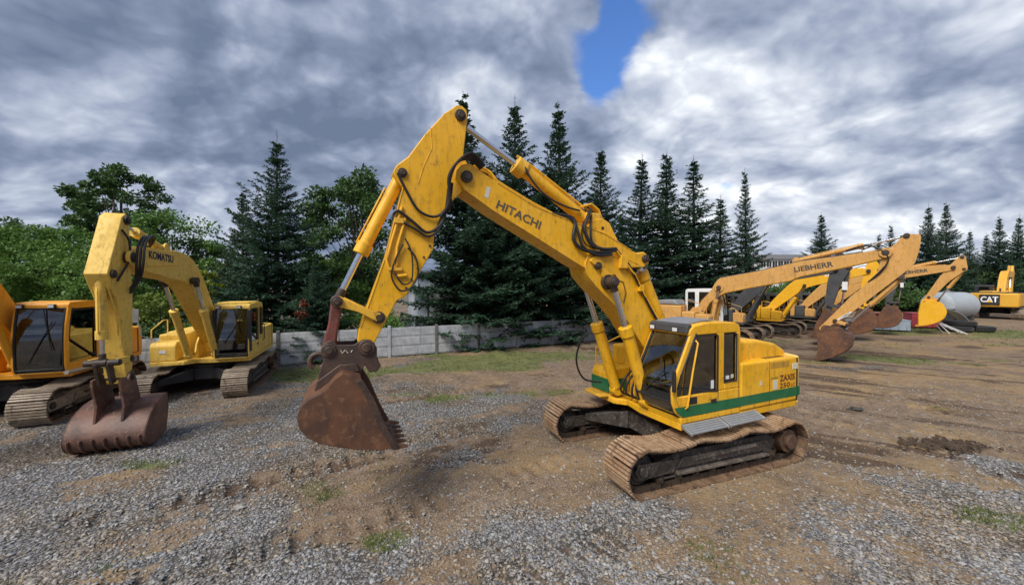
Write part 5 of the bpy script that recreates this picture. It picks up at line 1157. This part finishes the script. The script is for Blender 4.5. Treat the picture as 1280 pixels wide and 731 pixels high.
def tyre(loc,rot,label,R1=.95,w=.42):
    m=MB(); prof=[(R1*.55,-w*.42),(R1*.62,-w*.5),(R1*.92,-w*.5),(R1,-w*.36),(R1,w*.36),(R1*.92,w*.5),(R1*.62,w*.5),(R1*.55,w*.42)]; n=40; vs=[];fs=[]
    for k in range(n):
        a=2*PI*k/n
        for (r_,z_) in prof: vs.append((r_*math.cos(a),r_*math.sin(a),z_))
    q=len(prof)
    for k in range(n):
        for j in range(q): fs.append((k*q+j,((k+1)%n)*q+j,((k+1)%n)*q+(j+1)%q,k*q+(j+1)%q))
    m.add(vs,fs)
    for k in range(n): 
        a=2*PI*(k+.5)/n; c,s=math.cos(a),math.sin(a); m.tube([(R1*1.0*c,R1*s,-w*.33),((R1+.012)*math.cos(a+.08),(R1+.012)*math.sin(a+.08),w*.33)],.03,4)
    o=m.build('tyre',RUB,None,smooth=35); o.location=loc; o.rotation_euler=rot; return tag(o,label,'tyre','old tyres lying on the ground')
tyre((36.4,30.5,.24),(0,0,0),'flat-lying black tyre at the left of the pair by the white ladder')
tyre((38.3,30.6,.22),(.0,0,.5),'flat-lying black tyre right of the other one, farther from the ladder')
tyre((36.9,30.6,.67),(.03,.02,.3),'black tyre stacked on top of the left flat-lying tyre',.88,.38)
ld=empty('ladder',(34.2,28.9,0),math.radians(-20)); tag(ld,'small white stepladder tipped over beside the tyres','ladder')
for y in(-.25,.25):
    m=MB(); m.tube([(-1.0,y,.95),(.75,y,.03)],.035,8); m.build('rail',WHITEP,ld)
    m=MB(); m.tube([(-1.0,y,.95),(-.3,y*1.4,.03)],.03,8); m.build('rear_leg',WHITEP,ld)
for k in range(5):
    t=.12+.19*k; x=-1+1.75*t; z=.95-.92*t; m=MB(); m.box(x-.08,x+.08,-.25,.25,z-.015,z+.015); m.build('rung',WHITEP,ld)
def crate(loc,rz,size,mat,name,label,cat,lid=True,group=None):
    e=empty(name,loc,rz); tag(e,label,cat,group); sx,sy,sz=size
    m=MB(); m.box(-sx/2,sx/2,-sy/2,sy/2,.08,sz)
    for k in range(5):
        x=-sx/2+sx*(k+.5)/5; m.box(x-.04,x+.04,-sy/2-.03,sy/2+.03,.12,sz-.05)
    m.build('body',mat,e,.03); m=MB(); m.box(-sx/2-.03,sx/2+.03,-sy/2-.03,sy/2+.03,sz+.002,sz+.07); m.build('lid',mat,e,.02)
    m=MB(); m.box(-sx/2,-sx/2+.15,-sy/2,sy/2,0,.079); m.box(sx/2-.15,sx/2,-sy/2,sy/2,0,.079); m.build('skid',GREYD,e); return e
g_=crate((42.9,37.6,0),.2,(2.6,1.4,1.35),BLACKP,'generator','black boxy generator in front of the grey tank','generator'); MB().cyl((-.2,0,1.42),(-.2,0,1.72),.28,18).build('filler_cap',WHITEP,g_,.02)
crate((36.6,33.2,0),-.3,(2.0,1.2,1.25),RED,'container_box','red metal box between the tan arm and the grey tank','box')
crate((33.6,33.6,0),-.1,(1.6,1.1,1.2),paint('brick_red',(.30,.04,.035),dirt=.4),'container_box','dull red box left of the brighter red metal box','box')
crate((31.5,31.2,0),-.5,(2.4,1.5,.85),paint('sky_grey',(.30,.36,.44),dirt=.4),'pallet_box','low pale blue-grey box behind the bright yellow bucket','box')
e=empty('barrel',(27.4,30.2,0),0); tag(e,'grey steel barrel standing between the rusty buckets','barrel'); m=MB(); m.cyl((0,0,0),(0,0,1.1),.36,24)
for z in(.3,.6,.9): m.cyl((0,0,z),(0,0,z+.03),.375,24)
m.build('body',GREYM,e,.01); MB().cyl((0,0,1.101),(0,0,1.13),.37,24).build('lid',GREYD,e)
# curved metal sheet leaning by the tank
m=MB(); P_=[(.0+2.0*math.sin(a),0,1.75*math.cos(a)) for a in [k*1.45/12 for k in range(13)]]; vs=[];fs=[]
for (x,y,z) in P_: vs+=[(x,-.6,z),(x,.6,z),(x*.985,-.6,z*.985-.01),(x*.985,.6,z*.985-.01)]
for i in range(12): fs+=[(4*i,4*i+1,4*i+5,4*i+4),(4*i+2,4*i+6,4*i+7,4*i+3),(4*i,4*i+4,4*i+6,4*i+2),(4*i+1,4*i+3,4*i+7,4*i+5)]
fs+=[(0,2,3,1),(48,49,51,50)]; m.add(vs,fs); o=m.build('metal_sheet',simple('galvanised',(.45,.48,.52),.4,.5),None,smooth=40); o.location=(37.2,32.6,.02); o.rotation_euler.z=-.3; tag(o,'curved pale metal sheet leaning between yellow bucket and grey tank','metal sheet')
# lumps on the ground
def lump(x,y,s,label,mat,n=1,cat='stone',name='stone',flat=.6,group=None):
    r=np.random.default_rng(abs(int(x*100+y*10))); m=MB(); vs=[];fs=[]; a=10;b=7
    for i in range(b+1):
        for j in range(a):
            ph=PI*i/b; th=2*PI*j/a; q=s*(1+.25*r.normal()) if 0<i<b else s*.8
            vs.append((q*math.sin(ph)*math.cos(th)*1.3,q*math.sin(ph)*math.sin(th),q*math.cos(ph)*flat))
    for i in range(b):
        for j in range(a): fs.append((i*a+j,i*a+(j+1)%a,(i+1)*a+(j+1)%a,(i+1)*a+j))
    m.add(vs,fs); o=m.build(name,mat,None,.0,smooth=25); o.location=(x,y,float(relief(np.array([x]),np.array([y]))[0])+s*flat*.4); return tag(o,label,cat,group)
PALE=rust_mat('pale_stone',(.32,.31,.28),(.24,.23,.21),(.40,.38,.34),rough=.85)
lump(-4.5,6.1,.065,'pale fist-sized stone alone on the gravel in front of the raised bucket',PALE)
lump(10.3,11.1,.14,'dark stone on the brown soil right of the green-striped excavator',rust_mat('dark_stone',(.05,.045,.04),(.08,.07,.06),(.03,.03,.03),rough=.9))
# clod heap
r=np.random.default_rng(4); n=230; xx=10.0+r.normal(0,.40,n); yy=8.55+r.normal(0,.17,n); m=MB()
for x,y in zip(xx,yy):
    a=r.random()*PI; L=.03+.09*r.random()**2; z=float(.02*math.exp(-((x-10)/.5)**2-((y-8.55)/.25)**2)); w=.010+.014*r.random(); c,s=math.cos(a),math.sin(a)
    m.hexa([(x-c*L-s*w,y-s*L+c*w,z),(x-c*L+s*w,y-s*L-c*w,z),(x+c*L+s*w,y+s*L-c*w,z),(x+c*L-s*w,y+s*L+c*w,z),(x-c*L-s*w*.5,y-s*L+c*w*.5,z+w*1.6),(x-c*L+s*w*.5,y-s*L-c*w*.5,z+w*1.5),(x+c*L*.8+s*w*.5,y+s*L*.8-c*w*.5,z+w*2.2),(x+c*L*.8-s*w*.5,y+s*L*.8+c*w*.5,z+w*1.9)])
tag(m.build('mud_clods',rust_mat('clod',(.055,.035,.022),(.09,.06,.04),(.03,.02,.015),rough=.95),None),'low heap of dark clods and bark on the brown soil','debris',kind='stuff')
# ------------------------------------------------------------------ sky and light
SUN_AZ=math.radians(215); SUN_EL=math.radians(48)   # compass-like: angle of the sun from +Y, clockwise
sd_=Vector((math.sin(SUN_AZ)*math.cos(SUN_EL),math.cos(SUN_AZ)*math.cos(SUN_EL),math.sin(SUN_EL)))
sl=bpy.data.lights.new('sun','SUN'); sl.energy=1.5; sl.angle=math.radians(28); sl.color=(1,.95,.87); so_=bpy.data.objects.new('sun',sl); COL.objects.link(so_)
so_.rotation_euler=(-sd_).to_track_quat('-Z','Y').to_euler(); so_.location=(0,0,30)
w=bpy.data.worlds.new('World'); scene.world=w; w.use_nodes=True; T=NT(w.node_tree); bg=T.n['Background']
sky=T.n.new('ShaderNodeTexSky'); sky.sky_type='NISHITA'; sky.sun_disc=False; sky.sun_elevation=SUN_EL; sky.sun_rotation=SUN_AZ; sky.air_density=1.0; sky.dust_density=.4; sky.ozone_density=2
dirn=T.vec('NORMALIZE',T.coord('Generated')); sx=T.n.new('ShaderNodeSeparateXYZ'); T.l.new(dirn,sx.inputs[0]); dx,dy,dz=sx.outputs
dzp=T.math('ADD',T.math('MAXIMUM',dz,0),.20)
cb_=T.n.new('ShaderNodeCombineXYZ'); T.l.new(T.math('DIVIDE',dx,dzp),cb_.inputs[0]); T.l.new(T.math('DIVIDE',dy,dzp),cb_.inputs[1]); P=cb_.outputs[0]
def gd(px,py,rad):
    v=Vector(((px-640)/465,1,(358-py)/465)).normalized(); dd=T.vec('DOT_PRODUCT',dirn,tuple(v)); k=1/(1-math.cos(rad)); return T.math('EXPONENT',T.math('MULTIPLY',T.math('SUBTRACT',dd,1),k))
def off(v,o): return T.vec('ADD',v,o)
dzq=T.math('ADD',T.math('MAXIMUM',dz,0),.42); cq=T.n.new('ShaderNodeCombineXYZ'); T.l.new(T.math('DIVIDE',dx,dzq),cq.inputs[0]); T.l.new(T.math('MULTIPLY',T.math('DIVIDE',dy,dzq),1.15),cq.inputs[1]); Q=cq.outputs[0]
nW=T.noise(Q,1.5,4,.55,0,'Color'); Qw=T.vec('ADD',Q,T.vec('MULTIPLY',nW,(.30,.26,.20)))
def comb(terms,c0=0):
    s=None
    for k,v in terms:
        t=T.math('MULTIPLY',v,k); s=t if s is None else T.math('ADD',s,t)
    return T.math('ADD',s,c0)
def heap(q):      # lumpy cumulus height: rounded fractal cells plus soft noise
    vb=T.n.new('ShaderNodeTexVoronoi'); vb.feature='F1'; T.sock(vb,'Vector',q); vb.inputs['Scale'].default_value=2.6; vb.inputs['Detail'].default_value=3.5; vb.inputs['Roughness'].default_value=.52; vb.inputs['Lacunarity'].default_value=2.3
    n=T.noise(q,1.7,8,.56,0)
    return T.math('ADD',T.math('MULTIPLY',T.math('SUBTRACT',.42,vb.outputs['Distance']),.75),T.math('MULTIPLY',T.math('SUBTRACT',n,.5),1.15))
h0=heap(Qw); h1=heap(T.vec('ADD',Qw,(-.015,-.085,0)))
shade=T.math('SUBTRACT',h0,h1)
nL=T.noise(off(dirn,(4.3,2.2,.1)),2.0,4,.5,.2); nF=T.noise(off(Qw,(7.1,4.2,2)),8,7,.6,.0)
reg=comb([(-.05,gd(120,60,.40)),(-.15,gd(430,170,.20)),(-.15,gd(200,205,.20)),(-.08,gd(330,60,.2)),(.30,gd(50,250,.20)),(.30,gd(230,275,.12)),(.10,gd(200,115,.12)),(.08,gd(60,110,.14)),(.30,gd(1000,290,.28)),(.14,gd(560,70,.09)),(.12,gd(620,20,.16)),
    (.20,gd(830,115,.12)),(.03,gd(1000,120,.3)),(.17,gd(835,45,.06)),(.36,gd(790,195,.075)),(.16,gd(910,80,.18)),(.20,gd(970,150,.11)),(.22,gd(720,15,.07)),(-.18,gd(735,195,.06)),(-.06,gd(690,100,.08)),(-.10,gd(1180,235,.20)),(-.22,gd(950,240,.085)),(.05,gd(1200,60,.3)),(.26,gd(860,290,.10)),(.22,gd(1270,295,.15)),(.2,gd(1000,305,.3)),(.10,gd(640,-200,.6))],.44)
b_=T.math('ADD',reg,comb([(.30,h0),(.80,shade),(.28,T.math('SUBTRACT',nL,.5)),(.22,T.math('SUBTRACT',nF,.5))],.005))
cloud=T.ramp(b_,[(.0,(.135,.175,.265)),(.22,(.195,.24,.345)),(.42,(.29,.34,.455)),(.62,(.43,.48,.585)),(.84,(.63,.67,.745)),(1.0,(.84,.87,.91))])
G_=comb([(1.05,gd(772,25,.085)),(.95,gd(757,80,.06)),(.8,gd(746,112,.038)),(.8,gd(905,238,.022)),(.6,gd(880,237,.02))])
hole=comb([(1.0,G_),(-1.5,h0),(1.3,T.math('SUBTRACT',nF,.5)),(-1.1,gd(735,20,.035)),(-.45,gd(690,70,.05)),(-.7,gd(842,60,.05))],-.83)
hm=T.math('MULTIPLY',T.math('MULTIPLY',T.smooth(hole,.12,.85),T.smooth(G_,.08,.45)),T.smooth(T.math('ADD',nF,T.math('MULTIPLY',hole,.35)),.42,.66))
lp=T.n.new('ShaderNodeVectorMath'); lp.operation='SCALE'; T.l.new(cloud,lp.inputs[0]); lp.inputs['Scale'].default_value=.45/.10
skyc=T.mix(1.,sky.outputs[0],(.40,.56,.80,1),'MULTIPLY')
col=T.mix(hm,lp.outputs[0],skyc)
T.l.new(col,bg.inputs['Color']); bg.inputs['Strength'].default_value=.10
w.cycles.sampling_method='MANUAL'; w.cycles.sample_map_resolution=512
